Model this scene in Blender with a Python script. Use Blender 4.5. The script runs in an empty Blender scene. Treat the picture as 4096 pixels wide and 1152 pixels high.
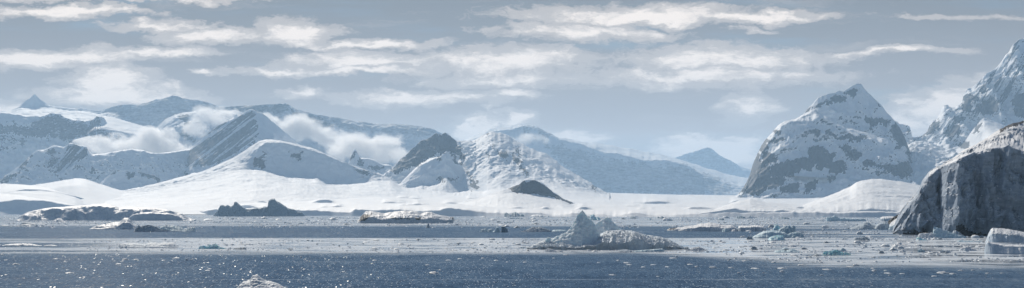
import bpy, bmesh, math, random
import numpy as np
random.seed(7); RNG = np.random.default_rng(11)
C = bpy.context.scene
COL = C.collection
# ---------------------------------------------------------------- survey frame
# sightings taken from the photograph (4096 x 1152) are turned into true positions at their own distance
H = 18.0; F = 5627.0; HZ = 842.0; CX = 2048.0
K = .3978
def wx(px, D): return (px - CX) / F * D
def wz(py, D): return H + (HZ - py) / F * D
def dist(base_py): return H * F / (base_py - HZ)      # distance of a point on the water

# ---------------------------------------------------------------- noise
def _hash(ix, iy, iz, seed):
    h = (ix.astype(np.int64) * 374761393 + iy.astype(np.int64) * 668265263 + iz.astype(np.int64) * 2147483647 + seed * 974634777) & 0xffffffff
    h = ((h ^ (h >> 13)) * 1274126177) & 0xffffffff
    h = ((h ^ (h >> 16)) * 2246822519) & 0xffffffff
    return (h ^ (h >> 15)) & 0xffffffff
def noise3(x, y, z, seed=0):
    x, y, z = np.broadcast_arrays(np.asarray(x, float), np.asarray(y, float), np.asarray(z, float))
    ix, iy, iz = np.floor(x), np.floor(y), np.floor(z)
    fx, fy, fz = x - ix, y - iy, z - iz
    ux, uy, uz = [f * f * f * (f * (f * 6 - 15) + 10) for f in (fx, fy, fz)]
    r = 0
    for dx in (0, 1):
        for dy in (0, 1):
            for dz in (0, 1):
                h = _hash(ix + dx, iy + dy, iz + dz, seed)
                a = (h & 0xffff) / 65535.0 * 2 * np.pi; c = ((h >> 16) & 0xffff) / 65535.0 * 2 - 1
                s = np.sqrt(np.maximum(0, 1 - c * c))
                g = np.cos(a) * s * (fx - dx) + np.sin(a) * s * (fy - dy) + c * (fz - dz)
                r = r + g * (ux if dx else 1 - ux) * (uy if dy else 1 - uy) * (uz if dz else 1 - uz)
    return r * 1.5
def fbm(x, y, z, seed=0, octv=5, gain=.5):
    r = 0; a = 1.0; f = 1.0
    for o in range(octv):
        r = r + a * noise3(np.asarray(x) * f, np.asarray(y) * f, np.asarray(z) * f, seed + o * 17); a *= gain; f *= 2.03
    return r
def ridged(x, y, z, seed=0, octv=5, gain=.5):
    r = 0; a = 1.0; f = 1.0; w = 1.0
    for o in range(octv):
        n = 1 - np.abs(noise3(np.asarray(x) * f, np.asarray(y) * f, np.asarray(z) * f, seed + o * 17)) * 1.7
        n = n * n; r = r + a * n * w; w = np.clip(n * 1.4, 0, 1); a *= gain; f *= 2.07
    return r - .7
def worley(x, y, seed=0):
    x, y = np.broadcast_arrays(np.asarray(x, float), np.asarray(y, float))
    ix, iy = np.floor(x), np.floor(y); best = np.full(x.shape, 9.0); sec = np.full(x.shape, 9.0)
    for dx in (-1, 0, 1):
        for dy in (-1, 0, 1):
            h = _hash(ix + dx, iy + dy, ix * 0, seed)
            px = ix + dx + (h & 0xffff) / 65535.0; py = iy + dy + ((h >> 16) & 0xffff) / 65535.0
            d = np.hypot(x - px, y - py)
            sec = np.where(d < best, best, np.minimum(sec, d)); best = np.minimum(best, d)
    return best, sec
def facets(x, y, seed=0, tilt=1.2):
    x, y = np.broadcast_arrays(np.asarray(x, float), np.asarray(y, float))
    ix, iy = np.floor(x), np.floor(y); best = np.full(x.shape, 9.0); val = np.zeros(x.shape)
    for dx in (-1, 0, 1):
        for dy in (-1, 0, 1):
            h = _hash(ix + dx, iy + dy, ix * 0, seed); h2 = _hash(ix + dx, iy + dy, ix * 0 + 1, seed + 9)
            px = ix + dx + (h & 0xffff) / 65535.0; py = iy + dy + ((h >> 16) & 0xffff) / 65535.0
            d = np.hypot(x - px, y - py); a = (h2 & 0xffff) / 65535.0 - .5; b = ((h2 >> 16) & 0xffff) / 65535.0 - .5
            v = .8 * (a + b) + tilt * (a * (x - px) + b * (y - py)); val = np.where(d < best, v, val); best = np.minimum(best, d)
    return val
def sm(a, b, x):
    t = np.clip((x - a) / (b - a), 0, 1); return t * t * (3 - 2 * t)

# ---------------------------------------------------------------- materials
def lin(c): return tuple(c) + (1.0,)
class NT:
    def __init__(s, tree): s.t = tree; s.n = tree.nodes; s.l = tree.links
    def put(s, sock, v):
        if isinstance(v, bpy.types.NodeSocket): s.l.new(v, sock)
        elif v is not None: sock.default_value = v
    def m(s, op, a=None, b=None, c=None, clamp=False):
        n = s.n.new('ShaderNodeMath'); n.operation = op; n.use_clamp = clamp
        for i, v in enumerate((a, b, c)):
            if v is not None: s.put(n.inputs[i], v)
        return n.outputs[0]
    def vm(s, op, a=None, b=None, scale=None):
        n = s.n.new('ShaderNodeVectorMath'); n.operation = op
        if a is not None: s.put(n.inputs[0], a)
        if b is not None: s.put(n.inputs[1], b)
        if scale is not None: s.put(n.inputs['Scale'], scale)
        return n.outputs['Value'] if op in ('LENGTH', 'DOT_PRODUCT') else n.outputs[0]
    def xyz(s, x, y, z):
        n = s.n.new('ShaderNodeCombineXYZ')
        for i, v in enumerate((x, y, z)): s.put(n.inputs[i], v)
        return n.outputs[0]
    def sep(s, v):
        n = s.n.new('ShaderNodeSeparateXYZ'); s.put(n.inputs[0], v); return n.outputs
    def noise(s, vec, scale, detail=4, rough=.55, dist=0.0, col=False):
        n = s.n.new('ShaderNodeTexNoise'); s.put(n.inputs['Vector'], vec)
        n.inputs['Scale'].default_value = scale; n.inputs['Detail'].default_value = detail
        n.inputs['Roughness'].default_value = rough; n.inputs['Distortion'].default_value = dist
        return n.outputs['Color' if col else 'Fac']
    def mr(s, v, a, b, c=0.0, d=1.0, smooth=True):
        n = s.n.new('ShaderNodeMapRange'); n.interpolation_type = 'SMOOTHSTEP' if smooth else 'LINEAR'
        s.put(n.inputs['Value'], v)
        for nm, q in (('From Min', a), ('From Max', b), ('To Min', c), ('To Max', d)): s.put(n.inputs[nm], q)
        return n.outputs[0]
    def mix(s, f, a, b):
        n = s.n.new('ShaderNodeMix'); n.data_type = 'RGBA'
        s.put(n.inputs[0], f); s.put(n.inputs[6], a); s.put(n.inputs[7], b); return n.outputs[2]
    def bump(s, h, strength, distance, normal=None):
        n = s.n.new('ShaderNodeBump'); n.inputs['Strength'].default_value = strength; n.inputs['Distance'].default_value = distance
        s.put(n.inputs['Height'], h)
        if normal is not None: s.put(n.inputs['Normal'], normal)
        return n.outputs[0]
    def node(s, typ): return s.n.new(typ)
def new_mat(name):
    m = bpy.data.materials.new(name); m.use_nodes = True; t = NT(m.node_tree); t.n.clear()
    out = t.node('ShaderNodeOutputMaterial'); b = t.node('ShaderNodeBsdfPrincipled'); t.l.new(b.outputs[0], out.inputs[0])
    tc = t.node('ShaderNodeTexCoord')
    return m, t, b, tc.outputs['Object']
def terrain_mat(name, rock=(.024, .032, .048), snow=(.86, .88, .9), size=60.0, bumpd=2.5, dust_shade=False):
    m, t, b, co = new_mat(name)
    at = t.node('ShaderNodeAttribute'); at.attribute_name = 'rock'  # rock weight; also carries shade painted on two far snow ranges
    n1 = t.noise(co, 1 / size, 6, .62); n2 = t.noise(co, 1 / (size * .22), 5, .6)
    mp = t.node('ShaderNodeMapping'); t.put(mp.inputs[0], co); mp.inputs['Scale'].default_value = (.7, .7, 2.6); mp.inputs['Rotation'].default_value = (0, .35, 0)
    n3 = t.noise(mp.outputs[0], 1 / (size * .4), 5, .65)
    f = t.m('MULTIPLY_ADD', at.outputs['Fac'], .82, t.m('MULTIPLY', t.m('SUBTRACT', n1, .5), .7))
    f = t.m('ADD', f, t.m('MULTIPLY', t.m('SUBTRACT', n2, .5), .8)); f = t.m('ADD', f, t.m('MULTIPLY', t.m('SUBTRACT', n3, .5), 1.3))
    f = t.mr(f, .1, 1.0, smooth=False) if dust_shade else t.mr(f, .42, .56)  # soft mix serves rock dusting and painted shade on far snow
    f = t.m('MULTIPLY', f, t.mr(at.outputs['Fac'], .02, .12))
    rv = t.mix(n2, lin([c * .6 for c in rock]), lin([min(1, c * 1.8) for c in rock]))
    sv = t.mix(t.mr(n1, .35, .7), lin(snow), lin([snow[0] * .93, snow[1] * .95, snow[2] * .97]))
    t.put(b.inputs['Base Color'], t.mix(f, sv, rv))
    b.inputs['Roughness'].default_value = .75; b.inputs['Specular IOR Level'].default_value = .25
    hh = t.m('ADD', t.m('MULTIPLY', n1, 2.0), t.m('MULTIPLY', n2, t.m('ADD', .35, t.m('MULTIPLY', f, 1.2))))
    t.put(b.inputs['Normal'], t.bump(hh, .55, bumpd))
    return m
def ice_mat(name, c1, c2, size=3.0, bumpd=.4, sss=0.0, dirt=0.0, rough=.55, streak=False, cap=False):
    m, t, b, co = new_mat(name)
    n1 = t.noise(co, 1 / size, 6, .6, .3); n2 = t.noise(co, 4 / size, 4, .6)
    if streak:
        mp = t.node('ShaderNodeMapping'); t.put(mp.inputs[0], co); mp.inputs['Scale'].default_value = (.5, .5, 3.0); mp.inputs['Rotation'].default_value = (0, .5, .2)
        n3 = t.noise(mp.outputs[0], 1.3 / size, 6, .65)
    else: n3 = n1
    col = t.mix(t.mr(n3, .3, .7), lin(c1), lin(c2))
    at = t.node('ShaderNodeAttribute'); at.attribute_name = 'rock'
    f = t.mr(t.m('ADD', at.outputs['Fac'], t.m('MULTIPLY', t.m('SUBTRACT', n2, .5), .8)), .35, .6)
    col = t.mix(t.m('MULTIPLY', f, t.mr(at.outputs['Fac'], .02, .1)), col, lin((.035, .034, .036)))
    if dirt:
        d = t.mr(t.noise(co, .55 / size, 7, .72, .6), .56, .72); col = t.mix(t.m('MULTIPLY', d, dirt), col, lin((.10, .095, .09)))
    if streak:   # crack lines, the shade in them painted dark
        wv2 = t.vm('ADD', t.vm('MULTIPLY', co, (1.0, 1.0, .55)), t.vm('SCALE', t.noise(co, .09, 5, .65, col=True), scale=16.0))
        vc = t.node('ShaderNodeTexVoronoi'); vc.feature = 'DISTANCE_TO_EDGE'; vc.inputs['Scale'].default_value = .075; t.put(vc.inputs['Vector'], wv2)
        ck = t.m('MULTIPLY', t.mr(vc.outputs['Distance'], .0, .035, 1.0, 0.0), t.mr(n1, .42, .6))
        col = t.mix(t.m('MULTIPLY', ck, .75), col, lin((.10, .12, .15)))
    if cap:      # fresh snow lies on the upward faces
        nz_ = t.sep(t.node('ShaderNodeNewGeometry').outputs['True Normal'])[2]
        cf = t.mr(t.m('ADD', nz_, t.m('MULTIPLY', t.m('SUBTRACT', n2, .5), .4)), .62, .8); cf = t.m('MULTIPLY', cf, t.m('SUBTRACT', 1.0, t.m('MULTIPLY', f, .9)))
        col = t.mix(cf, col, lin((.85, .87, .89)))
    t.put(b.inputs['Base Color'], col); b.inputs['Roughness'].default_value = rough
    b.inputs['Specular IOR Level'].default_value = .1; b.inputs['IOR'].default_value = 1.31
    if sss:
        b.inputs['Subsurface Weight'].default_value = sss; b.inputs['Subsurface Radius'].default_value = (.25, .8, 1.3); b.inputs['Subsurface Scale'].default_value = 1.5
    t.put(b.inputs['Normal'], t.bump(t.m('ADD', n1, t.m('MULTIPLY', n2, .5)), .7, bumpd))
    return m
MAT = {}
MAT['snow_near'] = terrain_mat('coastal_snow', size=45, bumpd=1.2)
MAT['rock_snow'] = terrain_mat('mountain_snow_and_rock', size=70, bumpd=7)
MAT['far_snow'] = terrain_mat('far_mountain_snow', size=130, bumpd=10, dust_shade=True)
MAT['berg_snow'] = ice_mat('iceberg_snow', (.44, .54, .64), (.58, .66, .74), 5, .4, cap=True)
MAT['berg_white'] = ice_mat('iceberg_white_ice', (.68, .77, .85), (.8, .86, .9), 4, .4, rough=.7)
MAT['berg_dirty'] = ice_mat('iceberg_dirty_snow', (.44, .52, .6), (.58, .64, .7), 5, .6, dirt=.5, cap=True)
MAT['berg_blue'] = ice_mat('iceberg_blue_ice', (.46, .63, .72), (.64, .76, .82), 4, .4, rough=.6)
MAT['berg_pinnacle'] = ice_mat('iceberg_pinnacle_ice', (.74, .85, .9), (.84, .91, .94), 3, .35, rough=.7, sss=.25)
for n_ in MAT['berg_pinnacle'].node_tree.nodes:
    if n_.type == 'BSDF_PRINCIPLED': n_.inputs['Subsurface Radius'].default_value = (1.0, 1.25, 1.35); n_.inputs['Subsurface Scale'].default_value = 1.6
MAT['berg_grey'] = ice_mat('iceberg_grey_ice', (.38, .46, .54), (.54, .62, .68), 4, .5, rough=.7)
MAT['berg_dark'] = ice_mat('iceberg_dark_ice', (.2, .29, .36), (.32, .42, .5), 4, .5, rough=.6)
MAT['turquoise'] = ice_mat('turquoise_ice', (.34, .62, .71), (.62, .8, .85), 2, .25, sss=.3, rough=.55)
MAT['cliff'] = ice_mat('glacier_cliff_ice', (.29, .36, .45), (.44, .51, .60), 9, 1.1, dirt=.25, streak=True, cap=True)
MAT['rock'] = ice_mat('bare_rock', (.03, .03, .032), (.07, .066, .065), 5, 1.5)
MAT['brash'] = ice_mat('brash_ice_white', (.84, .87, .9), (.68, .76, .82), .8, .15)
MAT['brash_grey'] = ice_mat('brash_ice_grey', (.3, .37, .43), (.5, .56, .6), .8, .15)
m, t, b, co = new_mat('bird_plumage'); b.inputs['Base Color'].default_value = (.012, .012, .013, 1); b.inputs['Roughness'].default_value = .8
t.put(b.inputs['Base Color'], t.mix(t.noise(co, 9, 3), lin((.008, .008, .009)), lin((.03, .028, .026)))); MAT['bird'] = m

# ---------------------------------------------------------------- object helpers
def tag(o, label=None, cat=None, group=None, kind=None):
    if label: o['label'] = label
    if cat: o['category'] = cat
    if group: o['group'] = group
    if kind: o['kind'] = kind
    return o
def mesh_obj(name, V, faces, mat, attr=None, smooth=True, parent=None, origin=None):
    V = np.asarray(V, float)
    if origin is None:
        origin = np.array([(V[:, 0].min() + V[:, 0].max()) / 2, (V[:, 1].min() + V[:, 1].max()) / 2, max(0.0, V[:, 2].min())])
    me = bpy.data.meshes.new(name)
    faces = np.asarray(faces, np.int32); k = faces.shape[1]
    me.vertices.add(len(V)); me.vertices.foreach_set('co', (V - origin).astype(np.float32).ravel())
    me.loops.add(faces.size); me.loops.foreach_set('vertex_index', faces.ravel())
    me.polygons.add(len(faces)); me.polygons.foreach_set('loop_start', np.arange(0, faces.size, k, dtype=np.int32))
    me.update(calc_edges=True)
    me.polygons.foreach_set('use_smooth', np.full(len(faces), smooth))
    if attr is not None:
        a = me.attributes.new('rock', 'FLOAT', 'POINT'); a.data.foreach_set('value', np.asarray(attr, np.float32))
    me.materials.append(mat); me.validate(); me.update()
    o = bpy.data.objects.new(name, me); COL.objects.link(o)
    o.location = origin
    if parent is not None:
        o.parent = parent; o.location = origin - np.array(parent.location)
    return o
def grid_faces(nr, nc, off=0):
    i = np.arange(nr - 1)[:, None] * nc + np.arange(nc - 1)[None, :]
    return np.stack([i, i + 1, i + nc + 1, i + nc], -1).reshape(-1, 4) + off
def poly_mask(px, py, poly):
    r = np.zeros(px.shape, bool); P = np.asarray(poly, float); n = len(P); j = n - 1
    for i in range(n):
        xi, yi = P[i]; xj, yj = P[j]
        c = ((yi > py) != (yj > py))
        with np.errstate(divide='ignore', invalid='ignore'):
            r ^= c & (px < (xj - xi) * (py - yi) / (yj - yi + 1e-9) + xi)
        j = i
    return r
def crop(x0, y0, *polys, k=K): return [[(x0 + k * a, y0 + k * b_) for a, b_ in p] for p in polys]
def itp(pts, x, col=1): 
    p = np.asarray(pts, float); return np.interp(x, p[:, 0], p[:, col])
def dval(D, x): return itp(D, x) if isinstance(D, (list, tuple)) else np.full(x.shape, float(D))

def sheet(lines, x0, x1, step, rows, amp=0, scale=100, kind='fbm', aniso=(1, 1, 1), crest=None, jag=1.5, soft=2, seed=1, skew=0, fine=0.0, clampz=True, far=1.0):
    amp, scale, fine = amp * far, scale * far, fine * far
    """lines: front to back, each dict(py=.. or z=.., D=.., w=displacement weight); lofted into a surface at true distance"""
    px = np.arange(x0, x1 + step, step).astype(float); nc = len(px)
    Ys, Zs, Ws = [], [], []
    for li, L in enumerate(lines):
        D = dval(L['D'], px) * far
        if 'z' in L: Z = dval(L['z'], px)
        else:
            py = itp(L['py'], px) if isinstance(L['py'], (list, tuple)) else np.full(nc, float(L['py']))
            j = L.get('jag', jag if li == len(lines) - 2 else .35)
            py = py + j * (fbm(px / 38.0, li * 7.3, seed, seed, 4, .6))
            Z = wz(py, D)
        Ys.append(D); Zs.append(Z); Ws.append(dval(L.get('w', 1.0), px))
    Ys, Zs, Ws = map(np.array, (Ys, Zs, Ws))
    E = (Zs - H) / Ys; ci = int(np.argmax(np.percentile(E, 75, axis=1)))      # nothing in front of or behind the crest stands above it
    for i in range(ci - 1, -1, -1): E[i] = np.minimum(E[i], E[i + 1] - .2 / F)
    for i in range(ci + 1, len(lines)): E[i] = np.minimum(E[i], E[i - 1] - .2 / F)
    if clampz: Zs = E * Ys + H
    oY, oZ, oW, isl = [], [], [], []
    for i in range(len(lines) - 1):
        n = rows[i]; e = lines[i].get('e', 1.0)
        for r in range(n):
            tt = r / n; tz = tt ** e
            oY.append(Ys[i] * (1 - tt) + Ys[i + 1] * tt); oZ.append(Zs[i] * (1 - tz) + Zs[i + 1] * tz); oW.append(Ws[i] * (1 - tt) + Ws[i + 1] * tt)
    oY.append(Ys[-1]); oZ.append(Zs[-1]); oW.append(Ws[-1])
    Y, Z, W = map(np.array, (oY, oZ, oW))
    for _ in range(soft):
        for A in (Y, Z): A[1:-1] = A[1:-1] * .5 + (A[:-2] + A[2:]) * .25
    PX = np.broadcast_to(px, Y.shape)
    Dref = np.median(Y); X = (PX - CX) / F * Y
    if amp:
        a, b_, c = aniso
        xs = X + skew * Z
        if kind == 'fbm': n = fbm(xs / scale / a, Y / scale / b_, Z / scale / c, seed)
        elif kind == 'ridge': n = ridged(xs / scale / a, Y / scale / b_, Z / scale / c, seed)
        elif kind == 'serac':
            n = .7 * ridged(xs / scale, Y / scale, Z / scale * .8, seed) + .8 * np.abs(fbm(xs / scale * 3, Y / scale * 3, Z / scale * 3, seed + 3))
        elif kind == 'cliff':
            wxx = xs / scale + .3 * fbm(X / scale, Z / scale, 0, seed, 4); wzz = Z / scale / 1.3 + .3 * fbm(X / scale, Z / scale, 7, seed, 4)
            n = .55 * ridged(xs / scale, Y / scale, Z / scale, seed) + .8 * facets(wxx, wzz, seed) + .4 * facets(wxx * 2.7, wzz * 2.7, seed + 4) - .45 * (1 - sm(0, .12, np.subtract(*worley(wxx * .8 + 7, wzz * .8, seed + 5)[::-1])))
        elif kind == 'scallop':
            wxx = X / scale + .35 * fbm(X / scale * .5, Z / scale * .5, 0, seed, 3); f1, f2 = worley(wxx, Z / scale * 1.15 + .3 * Y / scale, seed); n = .9 - f1 * 1.3 + .35 * fbm(X / scale / 3, Y / scale / 3, Z / scale / 3, seed + 5)
        n = n * W * amp
        if kind in ('ridge', 'scallop', 'serac', 'cliff'): Y = Y - n * .75; Z = Z + n * .45
        else: Y = Y - n * .5; Z = Z + n * .6
        if fine:
            q = fbm(X / scale * 6, Y / scale * 6, Z / scale * 6, seed + 9, 4, .6) * W * fine; Y = Y - q * .6; Z = Z + q * .6
    V = np.stack([X, Y, Z], -1).reshape(-1, 3)
    return V, grid_faces(Y.shape[0], nc), Y.shape
def rock_shade_attr(V, rocks_and_shade, seed=3, jig=7.0, streak_skew=0.0):
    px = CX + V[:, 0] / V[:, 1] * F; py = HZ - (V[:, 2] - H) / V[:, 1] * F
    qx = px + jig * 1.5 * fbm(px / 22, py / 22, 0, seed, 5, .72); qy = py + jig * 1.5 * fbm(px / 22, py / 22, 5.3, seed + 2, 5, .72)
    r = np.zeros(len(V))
    for item in rocks_and_shade:
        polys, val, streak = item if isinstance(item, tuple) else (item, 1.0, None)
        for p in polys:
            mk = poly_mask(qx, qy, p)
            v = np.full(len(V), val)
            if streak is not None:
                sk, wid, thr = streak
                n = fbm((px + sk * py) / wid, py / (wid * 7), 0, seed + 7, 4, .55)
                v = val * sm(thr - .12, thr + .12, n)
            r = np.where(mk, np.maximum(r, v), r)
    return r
def terrain(name, sheets, mat, rocks_and_shade=(), label=None, cat='mountain', kind='structure', jig=7.0, parent=None, seed=3, auto=0.0, steep=(.66, .46)):
    Vs, Fs, off, St = [], [], 0, []
    for V, f, sh_ in sheets:
        Vs.append(V); Fs.append(f + off); off += len(V)
        if auto:
            Gq = V.reshape(sh_[0], sh_[1], 3); nr = np.cross(np.gradient(Gq, axis=1), np.gradient(Gq, axis=0)); nz = np.abs(nr[..., 2]) / (np.linalg.norm(nr, axis=-1) + 1e-9)
            St.append(sm(steep[0], steep[1], nz).ravel())
    V = np.concatenate(Vs); Fc = np.concatenate(Fs)
    r = rock_shade_attr(V, rocks_and_shade, seed, jig) if rocks_and_shade else np.zeros(len(V))
    if auto: r = np.maximum(r, auto * np.concatenate(St))
    o = mesh_obj(name, V, Fc, mat, r, parent=parent)
    if parent is None: tag(o, label, cat, kind=kind)
    return o
def L(py=None, D=0, z=None, **k):
    d = dict(D=D, **k)
    if z is not None: d['z'] = z
    else: d['py'] = py
    return d
def off(line, dy): return [(a, b_ + (dy if not callable(dy) else dy(a))) for a, b_ in line]

# ================================================================ SETTING: terrain
# ---- snow plain along the far shore
SHORE = [(-500, 7600), (0, 7000), (760, 6000), (1100, 5000), (2048, 4250), (2700, 3900), (3300, 3700), (4700, 3600)]
def shr(d): return [(a, b_ + d) for a, b_ in SHORE]
def scarp(base, D, hgt, seed, thr=.0):
    x = np.arange(-500, 4700, 12.0); n = fbm(x / 170, seed, 0, seed, 4, .55)
    j = np.clip(n - thr, 0, .5) * hgt * 2; wob = 2.5 * fbm(x / 300, seed, 4, seed + 1, 3)
    lo = [(a, itp(base, a) + w) for a, w in zip(x, wob)]; hi = [(a, itp(base, a) + w - q) for a, w, q in zip(x, wob, j)]
    return lo, hi
CT = [(-500, 846), (0, 846), (500, 846), (760, 850), (860, 838), (1000, 846), (1180, 838), (1250, 842), (1330, 846), (1400, 852), (1420, 838), (1500, 842), (1600, 838), (1700, 845), (1760, 840), (1790, 831),
      (1860, 836), (1920, 845), (2000, 851), (2080, 848), (2160, 849), (2215, 862), (2290, 849), (2360, 856), (2450, 862), (2560, 850), (2620, 862), (2720, 860), (2900, 850), (4700, 850)]
s1, s1h = scarp([(-500, 836), (1200, 832), (1700, 822), (2200, 838), (2800, 838), (4700, 838)], 0, 13, 21, .0)
s2, s2h = scarp([(-500, 822), (1300, 812), (1700, 810), (2100, 822), (2500, 828), (3200, 826), (4700, 826)], 0, 11, 33, .05)
s3, s3h = scarp([(-500, 805), (1000, 795), (1500, 790), (2100, 800), (2500, 812), (3200, 812), (4700, 812)], 0, 9, 47, .12)
PT = [(-500, 780), (900, 770), (1500, 766), (2300, 764), (2420, 770), (2500, 773), (2700, 778), (2950, 781), (4700, 783)]
sh = sheet([L(z=-3, D=SHORE, w=0), L(CT, shr(25), w=.2, jag=4), L(s1, shr(500), w=.5), L(s1h, shr(512), w=.5), L(s2, shr(1100)), L(s2h, shr(1112)), L(s3, shr(2000)), L(s3h, shr(2012)), L(PT, shr(5200), jag=.5, w=.3), L(z=40, D=shr(7000), w=0)],
           -500, 4700, 6, [7, 12, 3, 14, 3, 14, 3, 26, 8], amp=9, scale=260, soft=0, seed=5)
terrain('snow_plain', [sh], MAT['snow_near'], (), 'broad sunlit snow plain sloping down to low ice cliffs on the far shore', 'snow field')
# ---- left snow lobes
lobeA_top = [(-500, 752), (-200, 760), (0, 771), (60, 776), (130, 786), (200, 800), (260, 812), (310, 822), (345, 842), (360, 856)]
lobeA_brow = [(-500, 800), (-200, 802), (0, 806), (70, 799), (140, 800), (200, 804), (260, 812), (310, 824), (345, 844), (360, 856)]
A = sheet([L(z=-3, D=6550, w=0), L(off(lobeA_brow, lambda a: 22 if a < 300 else 6), 6630), L(lobeA_brow, 6660), L(lobeA_top, 7300, w=.2), L(z=10, D=7700)], -500, 372, 4, [12, 14, 26, 6], amp=9, scale=140, soft=3, seed=8, fine=1.0)
terrain('snow_lobe', [A], MAT['snow_near'], (), 'low snow lobe with a blue shaded front at the left shore', 'snow hill')
lobeB_top = [(-500, 715), (0, 733), (60, 735), (130, 741), (200, 752), (300, 780), (380, 803), (440, 817), (500, 850)]
lobeB_brow = [(-500, 760), (0, 772), (60, 763), (100, 756), (160, 758), (220, 766), (300, 783), (380, 806), (440, 819), (500, 851)]
lobeB_lip = [(-500, 760), (0, 774), (58, 765), (100, 764), (160, 765), (220, 771), (300, 788), (335, 802), (380, 814), (440, 826), (500, 852)]
B_ = sheet([L(z=-3, D=6900, w=0), L(off(lobeB_lip, 40), 7000), L(lobeB_lip, 7400), L(lobeB_brow, 7412, w=.4), L(lobeB_top, 8000, w=.2), L(z=10, D=8400)], -500, 505, 4, [6, 20, 5, 26, 6], amp=8, scale=200, soft=1, seed=9)
terrain('snow_lobe', [B_], MAT['snow_near'], (), 'smooth snow shoulder with a thin dark crevasse step, above the low left lobe', 'snow hill')
lobeC_top = [(-200, 760), (60, 742), (130, 738), (190, 729), (260, 716), (300, 711), (325, 711), (350, 716), (400, 733), (490, 760), (560, 780), (620, 797), (700, 822), (770, 852)]
Cc = sheet([L(z=-3, D=[(-200, 7400), (500, 6900), (770, 6100)], w=0), L(off(lobeC_top, lambda a: 30 if a < 700 else 8), [(-200, 8000), (500, 7700), (770, 6400)]), L(lobeC_top, [(-200, 8700), (500, 8300), (770, 6900)], w=.15), L(z=10, D=[(-200, 9300), (500, 8900), (770, 7600)])], -200, 775, 4, [24, 24, 6], amp=7, scale=300, soft=3, seed=10)
terrain('snow_hill', [Cc], MAT['snow_near'], (), 'pointed smooth sunlit snow hill at the left below the bluish basin', 'snow hill')
# ---- M6: long shaded ridge with sunlit apron
m6_crest = [(420, 790), (480, 765), (560, 752), (650, 728), (750, 704), (820, 680), (900, 645), (960, 614), (1010, 580), (1035, 562), (1065, 555), (1120, 559), (1180, 574), (1250, 592), (1300, 613), (1360, 641), (1430, 667), (1500, 692), (1560, 712), (1620, 745)]
m6_brow = [(420, 792), (480, 768), (560, 757), (650, 737), (750, 716), (820, 694), (900, 664), (960, 640), (1010, 606), (1035, 586), (1065, 571), (1120, 571), (1180, 584), (1250, 600), (1300, 619), (1360, 645), (1430, 670), (1500, 695), (1560, 714), (1620, 746)]
m6_foot = [(420, 800), (480, 778), (560, 772), (700, 748), (850, 715), (960, 680), (1024, 676), (1060, 680), (1110, 695), (1150, 706), (1190, 706), (1270, 709), (1310, 731), (1350, 735), (1400, 735), (1450, 730), (1500, 724), (1560, 722), (1620, 750)]
m6_apr = [(420, 806), (600, 795), (800, 772), (1024, 742), (1200, 750), (1350, 768), (1500, 770), (1620, 775)]
fD = [(420, 8000), (900, 7950), (1010, 8250), (1620, 8270)]
M6 = sheet([L(z=2, D=5800, w=0), L(830, 6100, w=.3), L(m6_apr, 7200, w=.5), L(m6_foot, fD, w=.5, jag=1.5), L(m6_brow, 8400, w=.9), L(m6_crest, 8560, w=.1, jag=1.5), L(z=250, D=9000)], 420, 1625, 4, [4, 20, 30, 60, 12, 8], amp=20, scale=130, kind='fbm', soft=1, seed=14, fine=5)
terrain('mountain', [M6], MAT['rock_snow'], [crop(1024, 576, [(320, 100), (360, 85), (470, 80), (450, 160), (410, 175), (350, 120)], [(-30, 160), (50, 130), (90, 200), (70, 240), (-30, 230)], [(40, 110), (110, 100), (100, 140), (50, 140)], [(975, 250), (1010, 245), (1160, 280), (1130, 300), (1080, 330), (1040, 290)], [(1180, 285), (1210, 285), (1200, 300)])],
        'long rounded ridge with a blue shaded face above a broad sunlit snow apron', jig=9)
# ---- M7: pointed rocky peak and icefall, with a front buttress
m7_crest = [(1440, 770), (1480, 745), (1530, 705), (1580, 658), (1620, 622), (1640, 602), (1680, 566), (1720, 546), (1745, 531), (1765, 538), (1782, 525), (1800, 540), (1825, 560), (1850, 563), (1890, 565), (1930, 542), (1960, 528), (2000, 530), (2040, 546), (2080, 573), (2100, 582), (2150, 603), (2190, 617), (2230, 650), (2290, 690), (2330, 712), (2380, 745), (2430, 775)]
m7_mid = [(1440, 772), (1480, 755), (1530, 722), (1600, 690), (1700, 660), (1780, 640), (1830, 640), (1890, 640), (1960, 620), (2040, 640), (2120, 665), (2200, 695), (2300, 735), (2430, 777)]
m7_foot = [(1440, 778), (1480, 765), (1530, 745), (1600, 745), (1700, 752), (1800, 762), (1930, 765), (2000, 750), (2100, 748), (2250, 758), (2330, 768), (2430, 780)]
f7 = [(1440, 8350), (1800, 8300), (1860, 8000), (1950, 7500), (2300, 7300), (2430, 7500)]; mid7 = [(1440, 8560), (1800, 8560), (1870, 8300), (2000, 8150), (2300, 8000), (2430, 8200)]
cut = lambda ln, a0, a1: [(a0, float(itp(ln, a0)))] + [q for q in ln if a0 < q[0] < a1] + [(a1, float(itp(ln, a1)))]
M7 = sheet([L(800, 6600, w=0), L(m7_foot, f7, w=.4), L(m7_mid, mid7, w=1), L(m7_crest, 8760, w=.22, jag=5), L(z=200, D=9300)], 1440, 1900, 3.5, [6, 45, 50, 8], amp=36, scale=105, kind='ridge', soft=1, seed=17, fine=5, skew=.25)
M7b = sheet([L(800, 6600, w=0), L(m7_foot, f7, w=.3), L(m7_mid, mid7, w=1), L(m7_crest, 8760, w=.22, jag=5), L(z=200, D=9300)], 1850, 2435, 3.5, [6, 70, 70, 8], amp=26, scale=150, kind='fbm', aniso=(.55, 1.6, 1.6), soft=0, seed=18, fine=8, skew=-.9)
bt = [(1560, 752), (1600, 735), (1640, 700), (1680, 662), (1720, 640), (1760, 627), (1785, 606), (1800, 615), (1830, 645), (1860, 680), (1890, 720), (1930, 768)]
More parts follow.
